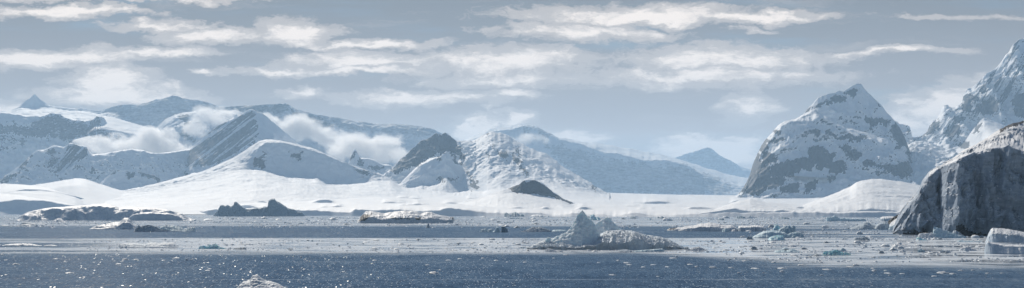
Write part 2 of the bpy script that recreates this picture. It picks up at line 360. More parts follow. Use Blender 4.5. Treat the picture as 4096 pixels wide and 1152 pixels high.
BT = sheet([L(794, 7700, w=.2), L(off(bt, lambda a: max(4, min(90, (768 - itp(bt, a)) * .72))), 8090, w=1), L(bt, 8230, w=.15, jag=3), L(off(bt, lambda a: -8 if 1600 < a < 1760 else 0), 8420, w=.1), L(z=150, D=8500)], 1560, 1935, 3.5, [8, 50, 8, 4], amp=22, scale=110, kind='ridge', soft=1, seed=19, fine=4)
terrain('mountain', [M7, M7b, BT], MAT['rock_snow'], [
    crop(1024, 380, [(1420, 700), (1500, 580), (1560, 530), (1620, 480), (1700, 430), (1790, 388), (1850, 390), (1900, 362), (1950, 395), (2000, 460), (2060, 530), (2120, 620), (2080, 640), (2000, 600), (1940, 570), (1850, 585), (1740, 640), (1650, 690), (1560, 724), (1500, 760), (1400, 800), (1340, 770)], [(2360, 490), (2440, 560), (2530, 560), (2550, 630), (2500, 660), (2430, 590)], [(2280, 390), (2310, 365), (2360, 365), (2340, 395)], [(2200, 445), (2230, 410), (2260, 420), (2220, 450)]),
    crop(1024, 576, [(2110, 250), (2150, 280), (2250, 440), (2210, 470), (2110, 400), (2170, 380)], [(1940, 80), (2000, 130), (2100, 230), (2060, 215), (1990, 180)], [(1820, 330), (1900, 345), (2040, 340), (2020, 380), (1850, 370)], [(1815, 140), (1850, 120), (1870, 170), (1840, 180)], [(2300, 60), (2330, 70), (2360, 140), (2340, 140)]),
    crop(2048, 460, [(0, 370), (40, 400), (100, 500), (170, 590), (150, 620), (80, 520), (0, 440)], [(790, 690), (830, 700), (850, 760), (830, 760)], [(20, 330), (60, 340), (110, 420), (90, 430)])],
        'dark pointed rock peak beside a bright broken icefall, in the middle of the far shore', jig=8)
# ---- far long ridge and far peak
fr_crest = [(1780, 600), (1850, 565), (1900, 541), (1960, 512), (2040, 501), (2090, 497), (2140, 504), (2180, 523), (2230, 548), (2330, 566), (2400, 572), (2500, 590), (2600, 610), (2690, 629), (2760, 650), (2900, 692), (3000, 712), (3150, 740)]
fr_edge = [(1780, 610), (1850, 578), (1900, 560), (1960, 530), (2040, 516), (2090, 508), (2140, 516), (2180, 535), (2240, 558), (2330, 580), (2400, 602), (2500, 624), (2600, 640), (2680, 647), (2740, 662), (2800, 691), (2850, 710), (2950, 745), (3150, 765)]
FR = sheet([L(z=100, D=11000, w=0), L(784, 11870, w=.3), L(fr_edge, 12250, w=.5, jag=3), L(fr_crest, [(1780, 12450), (2200, 12400), (2330, 13000), (2700, 13500), (3150, 13500)], w=.2, jag=2.5), L(z=250, D=14200)], 1780, 3155, 4, [4, 60, 26, 6], amp=45, scale=240, kind='fbm', soft=1, seed=23, fine=12, far=1.2)
terrain('mountain', [FR], MAT['far_snow'], [(crop(2048, 460, [(300, 290), (400, 300), (700, 350), (900, 430), (1150, 470), (1500, 520), (1700, 500), (1950, 600), (2200, 700), (2200, 800), (1900, 780), (800, 800), (600, 560)]), .6, None), (crop(2048, 460, [(60, 130), (150, 100), (250, 110), (430, 225), (340, 230), (250, 160), (150, 150)]), .6, None)],
        'long hazy ridge sloping down to the right behind the flat snow plain', jig=12)
fp = [(2600, 655), (2650, 640), (2720, 621), (2780, 600), (2830, 589), (2845, 591), (2870, 611), (2920, 640), (2960, 664), (3010, 680), (3080, 700), (3160, 730)]
FP = sheet([L(z=150, D=13600, w=0), L(720, 14110), L(fp, 14450, w=.2, jag=2.5), L(z=200, D=15000)], 2600, 3165, 5, [4, 40, 6], amp=40, scale=260, kind='ridge', soft=1, seed=27, fine=8, far=1.5)
terrain('mountain', [FP], MAT['far_snow'], [(crop(2048, 460, [(1700, 430), (1850, 380), (1980, 330), (2010, 370), (2100, 420), (2250, 520), (2300, 560), (2150, 540), (1950, 500)]), .45, None)], 'pale hazy pyramid peak, the farthest, left of the big right mountain', jig=10)
# ---- left ranges
r1 = [(-500, 470), (-100, 452), (0, 447), (50, 440), (72, 430), (100, 402), (117, 393), (137, 372), (160, 394), (185, 414), (200, 424), (230, 429), (330, 434), (400, 445), (470, 420), (510, 416), (540, 420), (590, 410), (620, 397), (660, 390), (690, 382), (720, 387), (760, 397), (800, 400), (840, 411), (885, 427), (950, 450), (1050, 480)]
r1b = [(-500, 475), (0, 450), (50, 444), (72, 436), (137, 428), (190, 432), (230, 436), (330, 446), (400, 455), (470, 438), (540, 436), (620, 415), (690, 400), (800, 418), (885, 442), (950, 462), (1050, 490)]
r1c = [(-500, 490), (0, 462), (60, 470), (190, 478), (330, 486), (450, 495), (600, 500), (800, 480), (1050, 510)]
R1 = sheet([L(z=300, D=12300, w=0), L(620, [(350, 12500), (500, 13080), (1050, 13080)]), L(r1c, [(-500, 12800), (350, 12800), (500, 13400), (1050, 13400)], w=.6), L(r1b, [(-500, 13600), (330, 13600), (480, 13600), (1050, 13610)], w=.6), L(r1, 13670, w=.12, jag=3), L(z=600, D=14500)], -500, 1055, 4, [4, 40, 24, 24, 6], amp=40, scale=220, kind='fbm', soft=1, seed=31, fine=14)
terrain('mountain', [R1], MAT['far_snow'], [(crop(0, 340, [(1000, 270), (1300, 190), (1500, 170), (1700, 100), (1900, 115), (2150, 190), (2250, 230), (1950, 260), (1600, 400), (1400, 420), (1200, 330)]), .55, None), (crop(0, 340, [(285, 135), (300, 118), (305, 130), (290, 140)], [(1040, 260), (1200, 210), (1300, 195), (1290, 215), (1150, 260)]), .7, None)],  # dome patch is snow in shade, painted darker through the rock weight
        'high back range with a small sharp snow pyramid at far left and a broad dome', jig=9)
r2 = [(820, 470), (860, 440), (880, 430), (920, 424), (980, 421), (1040, 418), (1100, 414), (1140, 411), (1152, 417), (1180, 434), (1240, 451), (1320, 465), (1400, 478), (1500, 491), (1560, 495), (1640, 497), (1690, 503), (1740, 517), (1770, 531), (1830, 562), (1950, 640)]
R2 = sheet([L(z=150, D=11600, w=0), L(660, 12400), L(off(r2, 60), [(820, 12700), (1400, 12680), (1950, 12650)]), L(off(r2, lambda a: 14 if a < 1200 else 22), [(820, 12800), (1300, 12790), (1400, 12740), (1950, 12720)], w=.8), L(r2, 12860, w=.1, jag=2.5), L(z=500, D=13600)], 820, 1955, 4, [4, 44, 30, 12, 6], amp=38, scale=200, kind='fbm', soft=1, seed=37, fine=10)
terrain('mountain', [R2], MAT['far_snow'], [(crop(1024, 380, [(-300, 100), (0, 95), (150, 100), (300, 80), (330, 120), (400, 160), (560, 210), (700, 240), (560, 290), (420, 220), (330, 150), (200, 190), (60, 170), (-300, 150)]), 1.1, None), (crop(1024, 380, [(-400, 60), (0, 60), (300, 60), (420, 130), (800, 190), (1200, 260), (1650, 290), (1850, 380), (1700, 420), (1300, 380), (800, 330), (300, 330), (-400, 250)]), .45, None), crop(1024, 380, [(600, 285), (700, 262), (820, 280), (780, 320), (620, 310)])],  # dark bands deepen the shaded face in colour; the small patch is rock
        'blue flat topped ridge tapering right behind the drifting cloud banks', jig=9)
r3 = [(-500, 430), (-100, 445), (0, 452), (60, 458), (130, 466), (180, 463), (200, 454), (225, 453), (242, 458), (255, 470), (290, 478), (340, 487), (370, 480), (388, 465), (415, 471), (430, 490), (470, 515), (510, 540), (560, 560), (640, 590)]
R3 = sheet([L(z=200, D=10900, w=0), L(690, 11330), L(off(r3, 110), 11600), L(r3, 11850, w=.15, jag=5), L(off(r3, -2), 12100, w=.1), L(z=500, D=12500)], -500, 645, 4, [4, 40, 50, 6, 4], amp=55, scale=190, kind='ridge', aniso=(1, 1, .5), soft=0, seed=41, fine=14)
r3s = [(350, 490), (380, 466), (420, 462), (460, 470), (510, 484), (560, 499), (600, 508), (640, 512), (720, 540), (800, 600)]
R3s = sheet([L(z=300, D=11300, w=0), L(off(r3s, 50), 11600), L(r3s, 12200, w=.15), L(z=500, D=12700)], 350, 800, 4, [10, 30, 5], amp=20, scale=250, soft=1, seed=43)
terrain('mountain', [R3, R3s], MAT['rock_snow'], [(crop(0, 340, [(-1200, 380), (0, 400), (100, 370), (250, 420), (330, 380), (440, 320), (520, 290), (640, 330), (740, 370), (900, 400), (940, 320), (1010, 330), (1040, 370), (920, 460), (840, 520), (700, 560), (600, 540), (400, 530), (250, 500), (0, 490), (-1200, 480)]), .85, None), (crop(0, 340, [(-1000, 510), (0, 520), (150, 530), (300, 560), (250, 590), (0, 560), (-1000, 550)], [(850, 500), (1000, 430), (1200, 490), (1260, 520), (1150, 550), (900, 550)], [(-800, 600), (0, 610), (150, 620), (200, 650), (0, 670), (-800, 660)]), .7, None)],
        'dark banded rock escarpment under the small pyramid at the left edge', jig=12)
r4 = [(560, 560), (590, 545), (620, 512), (660, 477), (700, 456), (750, 448), (790, 441), (830, 436), (900, 441), (960, 445), (1040, 470), (1120, 520)]
R4 = sheet([L(z=300, D=11200, w=0), L(640, 11500), L(off(r4, 45), 11950), L(r4, 12300, w=.15, jag=3), L(z=500, D=12700)], 560, 1125, 4, [4, 40, 30, 5], amp=36, scale=180, kind='fbm', soft=1, seed=47, fine=10)
terrain('mountain', [R4], MAT['far_snow'], [crop(0, 340, [(1790, 290), (1870, 300), (1930, 380), (1880, 470), (1840, 500), (1820, 470), (1850, 400)], [(1800, 480), (1900, 500), (1980, 560), (1900, 560), (1830, 510)], [(1640, 330), (1700, 295), (1800, 272), (1700, 310)])], 'rounded white snow summit with a dark rock flank among cloud', jig=9)
r5 = [(600, 770), (640, 735), (680, 700), (705, 662), (730, 628), (760, 600), (800, 565), (835, 530), (860, 508), (900, 490), (940, 470), (970, 451), (1000, 440), (1015, 441), (1035, 448), (1060, 461), (1100, 492), (1150, 535), (1200, 580), (1260, 625), (1330, 665)]
r5f = [(600, 775), (680, 755), (760, 750), (900, 720), (1000, 680), (1100, 660), (1200, 660), (1330, 680)]
R5 = sheet([L(z=150, D=9300, w=0), L(r5f, [(600, 9950), (1000, 9850), (1100, 9800), (1330, 9900)], w=.4), L(r5, 10450, w=.15, jag=5), L(z=350, D=10900)], 600, 1332, 3.5, [5, 90, 6], amp=46, scale=120, kind='ridge', aniso=(1, 2.5, 2.5), skew=.75, soft=0, seed=53, fine=9)
terrain('mountain', [R5], MAT['rock_snow'], [(crop(0, 340, [(1780, 800), (1930, 620), (2050, 490), (2230, 385), (2450, 290), (2530, 262), (2574, 290), (2590, 420), (2574, 560), (2400, 690), (2250, 760), (2100, 830), (1950, 800), (1850, 850), (1720, 880)]), 1.0, (1.3, 17, -.2)), (crop(0, 576, [(1790, 330), (1830, 290), (1880, 270), (1900, 320), (1780, 360)]), .9, None)],
        'steep mountain with slanting dark rock streaks and snow gullies, left of centre', jig=8)
r8 = [(1340, 735), (1370, 690), (1395, 650), (1412, 605), (1421, 594), (1430, 612), (1442, 632), (1475, 634), (1500, 642), (1525, 656), (1560, 660), (1600, 690), (1640, 735)]
R8 = sheet([L(z=100, D=9100, w=0), L(off(r8, lambda a: max(2, (740 - itp(r8, a)) * .75)), 9480), L(r8, 9640, w=.15, jag=3), L(off(r8, -1), 9760, w=.1), L(z=150, D=9900)], 1340, 1642, 3.5, [5, 40, 5, 4], amp=18, scale=90, kind='ridge', soft=1, seed=57, fine=5)
terrain('mountain', [R8], MAT['rock_snow'], [crop(1024, 576, [(900, 170), (960, 110), (1000, 50), (1010, 70), (960, 150), (930, 180)], [(1010, 215), (1040, 140), (1080, 180), (1080, 220)], [(1120, 230), (1180, 215), (1280, 230), (1290, 260), (1180, 270)])], 'tiny sharp snow tooth with a dark cliff band, in the gap left of the pointed rock peak', jig=6)
r6 = [(-500, 760), (-200, 745), (0, 722), (30, 700), (60, 678), (100, 645), (130, 615), (150, 601), (180, 598), (215, 582), (255, 589), (280, 573), (290, 573), (305, 579), (345, 585), (355, 606), (370, 620), (420, 616), (470, 606), (530, 598), (570, 603), (620, 616), (660, 613), (740, 602), (800, 590), (860, 600)]
r6m = [(-500, 770), (0, 735), (100, 680), (200, 650), (300, 655), (360, 660), (500, 665), (700, 660), (860, 650)]
R6 = sheet([L(z=100, D=[(600, 9000), (865, 9800)], w=0), L(770, [(600, 9550), (865, 10350)], w=.4), L(r6m, [(600, 9800), (865, 10650)], w=1), L(r6, [(600, 9950), (865, 10800)], w=.15, jag=4), L(off(r6, lambda a: 0 if a < 355 else -3), [(600, 10150), (865, 10850)], w=.1), L(z=300, D=11000)], -500, 865, 3.5, [4, 44, 44, 6, 5], amp=30, scale=110, kind='ridge', skew=.5, soft=1, seed=59, fine=8)
terrain('mountain', [R6], MAT['rock_snow'], [(crop(0, 576, [(560, 270), (590, 200), (640, 100), (700, 0), (790, 10), (880, 50), (890, 120), (830, 170), (740, 200), (660, 260)], [(450, 270), (470, 190), (560, 120), (600, 130), (560, 230), (500, 290)]), 1.0, (.9, 15, -.22)), crop(0, 576, [(460, 100), (500, 50), (560, 40), (590, 80), (540, 110)], [(180, 290), (230, 170), (310, 80), (350, 70), (290, 160), (190, 300), (80, 370), (0, 390), (-200, 420), (60, 320)], [(910, 230), (940, 220), (950, 270), (920, 320)], [(970, 350), (990, 320), (1015, 325), (990, 360)])],
        'low dark streaked mountain with a snowy glacier basin on its right, far left', jig=7, auto=.6, steep=(.5, .3))
r7 = [(360, 770), (390, 740), (420, 712), (455, 688), (510, 682), (560, 688), (620, 700), (645, 722), (670, 745), (700, 770)]
R7 = sheet([L(z=60, D=8700, w=0), L(off(r7, lambda a: max(3, (775 - itp(r7, a)) * .6)), 9060), L(r7, 9160, w=.2, jag=4), L(z=100, D=9500)], 360, 702, 3.5, [8, 34, 5], amp=18, scale=110, kind='ridge', soft=1, seed=61, fine=5)
terrain('mountain', [R7], MAT['rock_snow'], [crop(0, 576, [(1060, 330), (1130, 285), (1210, 270), (1100, 320)], [(1270, 268), (1350, 268), (1360, 310), (1320, 350), (1270, 320)], [(1390, 288), (1500, 300), (1600, 330), (1620, 375), (1560, 365), (1480, 330), (1400, 315)])], 'small rounded knoll with three dark rock patches in the glacier basin', jig=6)
# ---- nunatak on the plain
nu = [(1830, 812), (1900, 797), (1960, 780), (1990, 768), (2040, 751), (2075, 735), (2095, 721), (2120, 717), (2150, 722), (2180, 738), (2210, 765), (2240, 785), (2270, 803), (2300, 815), (2360, 828), (2440, 845)]
nuf = [(1830, 815), (1900, 800), (1960, 784), (1990, 776), (2050, 770), (2120, 777), (2200, 790), (2250, 801), (2300, 822), (2360, 834), (2440, 848)]
NU = sheet([L(z=2, D=[(1830, 5100), (2150, 4330)], w=0), L(off(nuf, lambda a: 1 + 45 * sm(1830, 2150, a) * (1 - .9 * sm(2180, 2330, a))), [(1830, 5400), (2150, 4900), (2445, 4900)], w=.3), L(nuf, 5560, w=.4), L(nu, 5615, w=.2, jag=3), L(z=60, D=5900)], 1830, 2445, 3.5, [8, 20, 36, 5], amp=9, scale=70, kind='ridge', soft=1, seed=67, fine=3)
terrain('nunatak', [NU], MAT['rock_snow'], [crop(2048, 576, [(-60, 450), (0, 435), (80, 395), (110, 370), (150, 385), (190, 370), (240, 370), (280, 385), (350, 425), (420, 485), (470, 525), (560, 555), (625, 600), (560, 590), (450, 545), (330, 520), (150, 498), (50, 490)])],
        'small dark rock hump poking out of the sunlit snow plain', jig=4)
# ---- big right mountain
rm_up = [(3150, 560), (3190, 500), (3217, 449), (3240, 424), (3262, 400), (3272, 389), (3320, 370), (3355, 362), (3372, 363), (3388, 352), (3405, 341), (3425, 333), (3440, 330), (3448, 338), (3455, 352), (3475, 372), (3495, 390), (3530, 425), (3570, 472), (3600, 510), (3620, 548), (3640, 600), (3655, 650), (3668, 700), (3690, 760)]
UP = sheet([L(z=300, D=4950, w=0), L([(3150, 700), (3400, 720), (3560, 720), (3690, 780)], 5270, w=.7), L([(3150, 570), (3250, 510), (3400, 520), (3560, 560), (3640, 660), (3690, 770)], 5480, w=1), L(rm_up, 5640, w=.1, jag=4), L(z=200, D=6100)], 3150, 3692, 3, [6, 50, 56, 6], amp=24, scale=105, kind='ridge', soft=1, seed=71, fine=5, far=1.5)
rm_lo = [(2880, 835), (2920, 798), (2945, 785), (2965, 764), (2985, 733), (2998, 703), (3010, 662), (3025, 622), (3045, 580), (3062, 555), (3090, 530), (3110, 502), (3140, 482), (3180, 473), (3215, 455), (3245, 437), (3262, 438), (3290, 455), (3315, 470), (3330, 482), (3345, 500), (3400, 515), (3480, 530), (3560, 560), (3620, 620), (3660, 700), (3690, 765)]
rm_lb = [(2880, 836), (2945, 790), (2985, 745), (3010, 690), (3045, 610), (3090, 552), (3140, 500), (3180, 484), (3215, 478), (3262, 474), (3300, 474), (3330, 492), (3400, 530), (3560, 585), (3620, 650), (3690, 770)]
LO = sheet([L(z=100, D=4600, w=0), L([(2880, 840), (2950, 802), (3050, 806), (3150, 812), (3250, 805), (3400, 780), (3600, 770), (3690, 785)], 4850, w=.5), L([(2880, 838), (2950, 796), (3010, 760), (3100, 720), (3400, 690), (3600, 700), (3690, 775)], 4980, w=1), L(rm_lb, 5190, w=.7, jag=5), L(rm_lo, 5330, w=.1, jag=4), L([(2880, 842), (3100, 540), (3300, 480), (3400, 505), (3690, 790)], 5430, w=.1), L(z=200, D=5600)], 2880, 3692, 3, [6, 26, 56, 14, 4, 3], amp=24, scale=95, kind='ridge', soft=1, seed=73, fine=5, far=1.5)
RMR = [crop(3072, 300, [(760, 180), (830, 150), (905, 130), (900, 170), (860, 210), (850, 245), (820, 210)], [(620, 245), (680, 200), (740, 210), (805, 240), (770, 270), (710, 275), (640, 265)], [(450, 330), (500, 290), (570, 260), (630, 255), (640, 280), (600, 310), (570, 290), (520, 325)], [(360, 385), (390, 345), (425, 320), (430, 345), (390, 370)],
     [(960, 440), (1000, 415), (1050, 420), (1100, 425), (1150, 435), (1240, 460), (1190, 520), (1130, 490), (1060, 500), (1040, 540), (1020, 530), (1030, 490), (980, 470)], [(1230, 560), (1250, 500), (1290, 480), (1330, 530), (1370, 590), (1410, 670), (1430, 724), (1340, 724), (1300, 690), (1280, 640), (1240, 600)], [(385, 535), (450, 535), (540, 545), (520, 610), (470, 600), (420, 560)],
     [(565, 555), (610, 550), (640, 580), (700, 600), (690, 625), (620, 615)], [(650, 625), (720, 625), (790, 600), (800, 580), (860, 590), (850, 620), (780, 655), (700, 645)], [(805, 665), (860, 610), (930, 600), (1010, 615), (990, 640), (940, 650), (930, 680), (870, 670)], [(50, 570), (100, 545), (140, 560), (130, 600), (100, 605)], [(-80, 650), (0, 640), (80, 630), (180, 635), (160, 665), (80, 680), (0, 690), (-100, 720)], [(455, 645), (545, 640), (540, 665), (490, 675)], [(1080, 270), (1110, 280), (1150, 330), (1120, 320)]),
  crop(3072, 576, [(-60, 60), (0, 70), (40, 80), (60, 130), (100, 140), (90, 180), (0, 200), (-60, 200)], [(400, 40), (480, 20), (560, 30), (640, 90), (700, 80), (640, 190), (600, 220), (520, 260), (480, 200), (430, 260), (330, 260), (260, 320), (150, 330), (30, 340), (0, 300), (40, 220), (180, 170), (290, 150), (400, 130)], [(610, 200), (700, 170), (760, 160), (790, 230), (780, 280), (700, 310), (610, 290)],
     [(700, 20), (780, 0), (840, 10), (830, 60), (930, 80), (940, 120), (890, 170), (810, 130), (760, 60)], [(940, 170), (1000, 150), (1080, 180), (1130, 210), (1200, 200), (1280, 210), (1390, 170), (1450, 190), (1510, 270), (1500, 330), (1400, 330), (1350, 350), (1250, 300), (1150, 250), (1060, 230), (960, 220)], [(0, 340), (100, 340), (175, 350), (150, 400), (80, 460), (10, 440)], [(100, 480), (150, 410), (240, 395), (320, 390), (310, 480), (260, 500), (190, 490)], [(370, 490), (380, 400), (510, 360), (480, 440), (420, 490)], [(600, 330), (640, 310), (690, 310), (670, 350), (630, 400), (605, 400)], [(1260, 40), (1290, 10), (1350, 0), (1340, 40), (1280, 60)], [(1390, 60), (1420, 20), (1440, 90), (1450, 180), (1400, 160)]),
  crop(2048, 576, [(2180, 560), (2260, 470), (2330, 370), (2400, 230), (2450, 120), (2490, 20), (2520, -40), (2574, -40), (2574, 60), (2490, 80), (2500, 180), (2590, 220), (2590, 420), (2500, 500), (2420, 530), (2340, 480), (2250, 520)])]
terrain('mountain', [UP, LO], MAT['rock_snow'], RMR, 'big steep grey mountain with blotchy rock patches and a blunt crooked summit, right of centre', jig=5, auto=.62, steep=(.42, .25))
# ---- right range rising out of the frame, with glacier basin
rr = [(3540, 560), (3560, 500), (3581, 479), (3610, 494), (3640, 520), (3647, 548), (3662, 556), (3690, 540), (3710, 518), (3724, 488), (3745, 470), (3760, 458), (3766, 440), (3774, 430), (3800, 433), (3830, 420), (3850, 408), (3855, 376), (3872, 353), (3900, 340), (3923, 315), (3937, 294), (3970, 277), (4003, 250), (4026, 221), (4048, 188), (4075, 161), (4100, 150), (4200, 95), (4330, 60), (4450, 130), (4650, 260)]
rrf = [(3540, 700), (3650, 640), (3700, 620), (3800, 590), (3900, 570), (4000, 540), (4100, 500), (4350, 450), (4650, 560)]
RR = sheet([L(z=250, D=6000, w=0), L(rrf, 6580, w=.5), L([(3540, 600), (3662, 580), (3760, 510), (3860, 450), (3970, 390), (4100, 300), (4330, 250), (4650, 400)], 6800, w=1), L(rr, 7000, w=.22, jag=8), L(z=300, D=7800)], 3540, 4655, 3.5, [6, 44, 60, 6], amp=85, scale=150, kind='ridge', aniso=(1, 1.5, 1.8), skew=.45, soft=0, seed=79, fine=14, far=1.4)
gb = [(3560, 640), (3620, 585), (3660, 565), (3720, 575), (3780, 600), (3830, 590), (3900, 560), (4000, 540), (4200, 520)]
GB = sheet([L(z=60, D=4900, w=0), L([(3560, 760), (3650, 735), (4200, 740)], 5300), L([(3560, 690), (3660, 650), (3750, 660), (3850, 650), (4200, 640)], 5900), L([(3560, 660), (3660, 620), (3740, 622), (3800, 630), (4200, 600)], 6000), L(gb, 6500, w=.5), L(z=300, D=6700)], 3560, 4200, 4, [6, 26, 14, 30, 4], amp=38, scale=120, kind='serac', soft=0, seed=83, fine=5, far=1.4)
cn = [(3820, 610), (3860, 560), (3890, 520), (3915, 488), (3935, 467), (3950, 470), (3990, 488), (4020, 503), (4100, 535), (4250, 590)]
CN = sheet([L(z=150, D=5700, w=0), L(off(cn, lambda a: max(10, 120 - abs(a - 3935) * .3)), [(3820, 5980), (3930, 5900), (4000, 5500), (4250, 5400)], w=.8), L(cn, 6150, w=.15, jag=3), L(z=250, D=6400)], 3820, 4255, 4, [8, 44, 5], amp=22, scale=100, kind='fbm', soft=1, seed=87, fine=3, far=1.4)
terrain('mountain', [RR, GB, CN], MAT['rock_snow'], [crop(3072, 300, [(1940, 350), (1965, 200), (2000, 180), (2050, 200), (2120, 210), (2130, 250), (2020, 260), (2060, 330), (2040, 370)], [(2070, 380), (2100, 290), (2200, 250), (2340, 250), (2320, 330), (2240, 410), (2200, 390), (2100, 400)], [(1760, 590), (1800, 520), (1850, 490), (1940, 520), (1950, 600), (1870, 640), (1800, 620)], [(1830, 460), (1870, 415), (1960, 430), (1965, 465), (1900, 475)],
      [(1630, 500), (1720, 430), (1740, 470), (1700, 560), (1600, 600), (1490, 650), (1480, 650), (1570, 580)], [(2115, 140), (2160, 110), (2210, 150), (2180, 190), (2130, 170)], [(2280, 100), (2300, 50), (2360, 20), (2350, 80), (2290, 130)], [(2450, 250), (2500, 180), (2600, 200), (2650, 420), (2500, 430), (2470, 350)], [(2040, 600), (2110, 480), (2150, 480), (2120, 570)], [(1900, 724), (1900, 700), (1960, 665), (2030, 680), (2010, 760)], [(1380, 520), (1400, 510), (1430, 570), (1430, 610), (1400, 570)])] +
      [(crop(3584, 100, [(500, 520), (560, 430), (640, 380), (700, 330), (780, 300), (870, 120), (1000, 80), (1100, 400), (900, 560), (700, 560)], k=.5525), .9, (.6, 20, .16))],
        'towering fluted white mountain rising out of the top right corner', jig=6, auto=.56, steep=(.4, .2))
# ---- sunlit snow dome in front of the right mountain
sd_ct = [(2680, 872), (2740, 869), (2800, 855), (2880, 838), (2905, 826), (2930, 830), (2980, 842), (3050, 846), (3130, 838), (3180, 848), (3215, 842), (3260, 850), (3300, 847), (3400, 842), (3480, 834), (3550, 840), (3620, 843), (3760, 845), (4100, 850)]
sd_cr = [(2680, 871), (2740, 868), (2800, 851), (2880, 827), (2960, 801), (3000, 795), (3060, 806), (3150, 816), (3210, 820), (3260, 802), (3330, 776), (3400, 746), (3425, 728), (3450, 719), (3490, 713), (3530, 714), (3600, 724), (3660, 735), (3700, 742), (3800, 760), (4100, 800)]
SD = sheet([L(z=-3, D=[(2680, 3900), (4100, 3720)], w=0), L(sd_ct, [(2680, 3920), (4100, 3750)], w=.25, jag=4), L(off(sd_cr, lambda a: max(1, (858 - itp(sd_cr, a)) * .5)), 4150, w=.7), L(off(sd_cr, lambda a: max(.8, (858 - itp(sd_cr, a)) * .46)), 4160, w=.8), L(off(sd_cr, lambda a: max(.5, (858 - itp(sd_cr, a)) * .12)), 4520, w=.7), L(sd_cr, 4720, w=.2, jag=1.5), L(z=20, D=5050)], 2680, 4100, 4, [14, 22, 4, 22, 10, 6], amp=10, scale=110, soft=1, seed=91, fine=2.4)
terrain('snow_dome', [SD], MAT['snow_near'], (), 'sunlit rounded snow dome with small crevasses at the foot of the big right mountain', 'snow hill')

# ================================================================ ICE CLIFF
cl = [(3570, 925), (3582, 890), (3592, 862), (3610, 832), (3640, 795), (3672, 762), (3690, 720), (3715, 688), (3745, 666), (3766, 660), (3775, 648), (3810, 630), (3850, 604), (3900, 580), (3950, 548), (4000, 514), (4050, 490), (4096, 478), (4200, 450), (4400, 420), (4700, 420)]
clb = [(3570, 928), (3582, 900), (3610, 850), (3640, 812), (3672, 775), (3690, 735), (3715, 700), (3745, 676), (3766, 664), (3775, 662), (3800, 652), (3850, 628), (3900, 606), (3960, 592), (4020, 588), (4096, 604), (4200, 600), (4400, 590), (4700, 600)]
cD = [(3570, 1090), (3680, 1040), (3760, 1035), (3775, 1010), (3830, 985), (3900, 1000), (4096, 985), (4400, 960), (4700, 960)]
def dd(q): return [(a, b_ + q) for a, b_ in cD]
RIBS = [([(650, 3792), (720, 3786), (800, 3790), (880, 3768), (940, 3742)], 10, 26, 9), ([(700, 3850), (740, 3842), (830, 3838), (880, 3818), (940, 3790)], 11, 24, 12), ([(680, 3884), (760, 3872), (860, 3868)], 9, 12, 7), ([(660, 3768), (760, 3752), (850, 3766), (940, 3700)], 8, 12, -10), ([(700, 3693), (800, 3664), (930, 3660)], 7, 9, -7),
        ([(600, 3950), (700, 3975), (800, 3955), (940, 3990)], 16, 26, 6), ([(620, 4040), (740, 4020), (940, 4060)], 20, 28, 7), ([(620, 4000), (760, 4004), (940, 4030)], 8, 12, -6), ([(700, 3920), (830, 3905), (940, 3890)], 9, 16, -6), ([(640, 4120), (940, 4150)], 24, 30, 8), ([(760, 3630), (930, 3610)], 10, 14, 6)]
def bulge(py, add=0.0):   # buttresses and hollows of the face at this height, in metres
    x = np.arange(3570, 4701, 4.0)
    v = 6 * fbm(x / 70, py / 90, 1, 77, 5, .55)
    for path, w0, w1, amp in RIBS:
        c = itp(path, py); wd = w0 + (w1 - w0) * np.clip((py - path[0][0]) / 250, 0, 1)
        on = sm(path[0][0] - 30, path[0][0] + 25, py)
        v = v - .62 * amp * on * np.exp(-np.abs((x - c) / wd) ** 1.5)
    return list(zip(x, itp(cD, x) + v + add))
def frac(k): return [(a, 926 + (itp(clb, a) - 926) * k) for a in range(3570, 4701, 6)]
CL = sheet([L(z=-2, D=bulge(935, 5), w=.2), L(z=3, D=bulge(930, 3), w=.5)] + [L(frac(k), bulge(926 + (620 - 926) * k, 6 * k), w=1) for k in (.14, .28, .42, .56, .7, .84)] + [L(off(clb, 8), [(a, b_ + 6) for a, b_ in bulge(640)], w=.5, jag=2.5), L(clb, dd(11), w=.12, jag=.8), L([(a, .5 * (itp(clb, a) + itp(cl, a))) for a in range(3570, 4701, 8)], [(3570, 1102), (3760, 1052), (3850, 1042), (4096, 1058), (4700, 1060)], w=.55), L(cl, [(3570, 1105), (3760, 1060), (3850, 1080), (4096, 1110), (4700, 1140)], w=.1, jag=.4), L(z=10, D=1260)],
           3570, 4700, 2.2, [6, 22, 22, 22, 22, 22, 22, 22, 8, 8, 20, 20, 6], amp=9.0, scale=17, kind='cliff', skew=.3, soft=1, seed=101, fine=1.2)
cliff = terrain('ice_cliff', [CL], MAT['cliff'], [crop(3072, 820, [(1330, 330), (1350, 275), (1480, 260), (1590, 255), (1620, 300), (1500, 330)], [(1870, 260), (1890, 200), (1960, 190), (2000, 260), (2150, 280), (2300, 300), (2600, 320), (2600, 340), (2000, 330)]), crop(3584, 500, [(600, 40), (612, 5), (680, -25), (741, -35), (741, -10), (690, 5), (640, 20), (610, 45)], k=.691)],
      'huge dark shaded ice cliff with a bright sloping snow top at the right edge', 'ice cliff', kind='thing', jig=6)

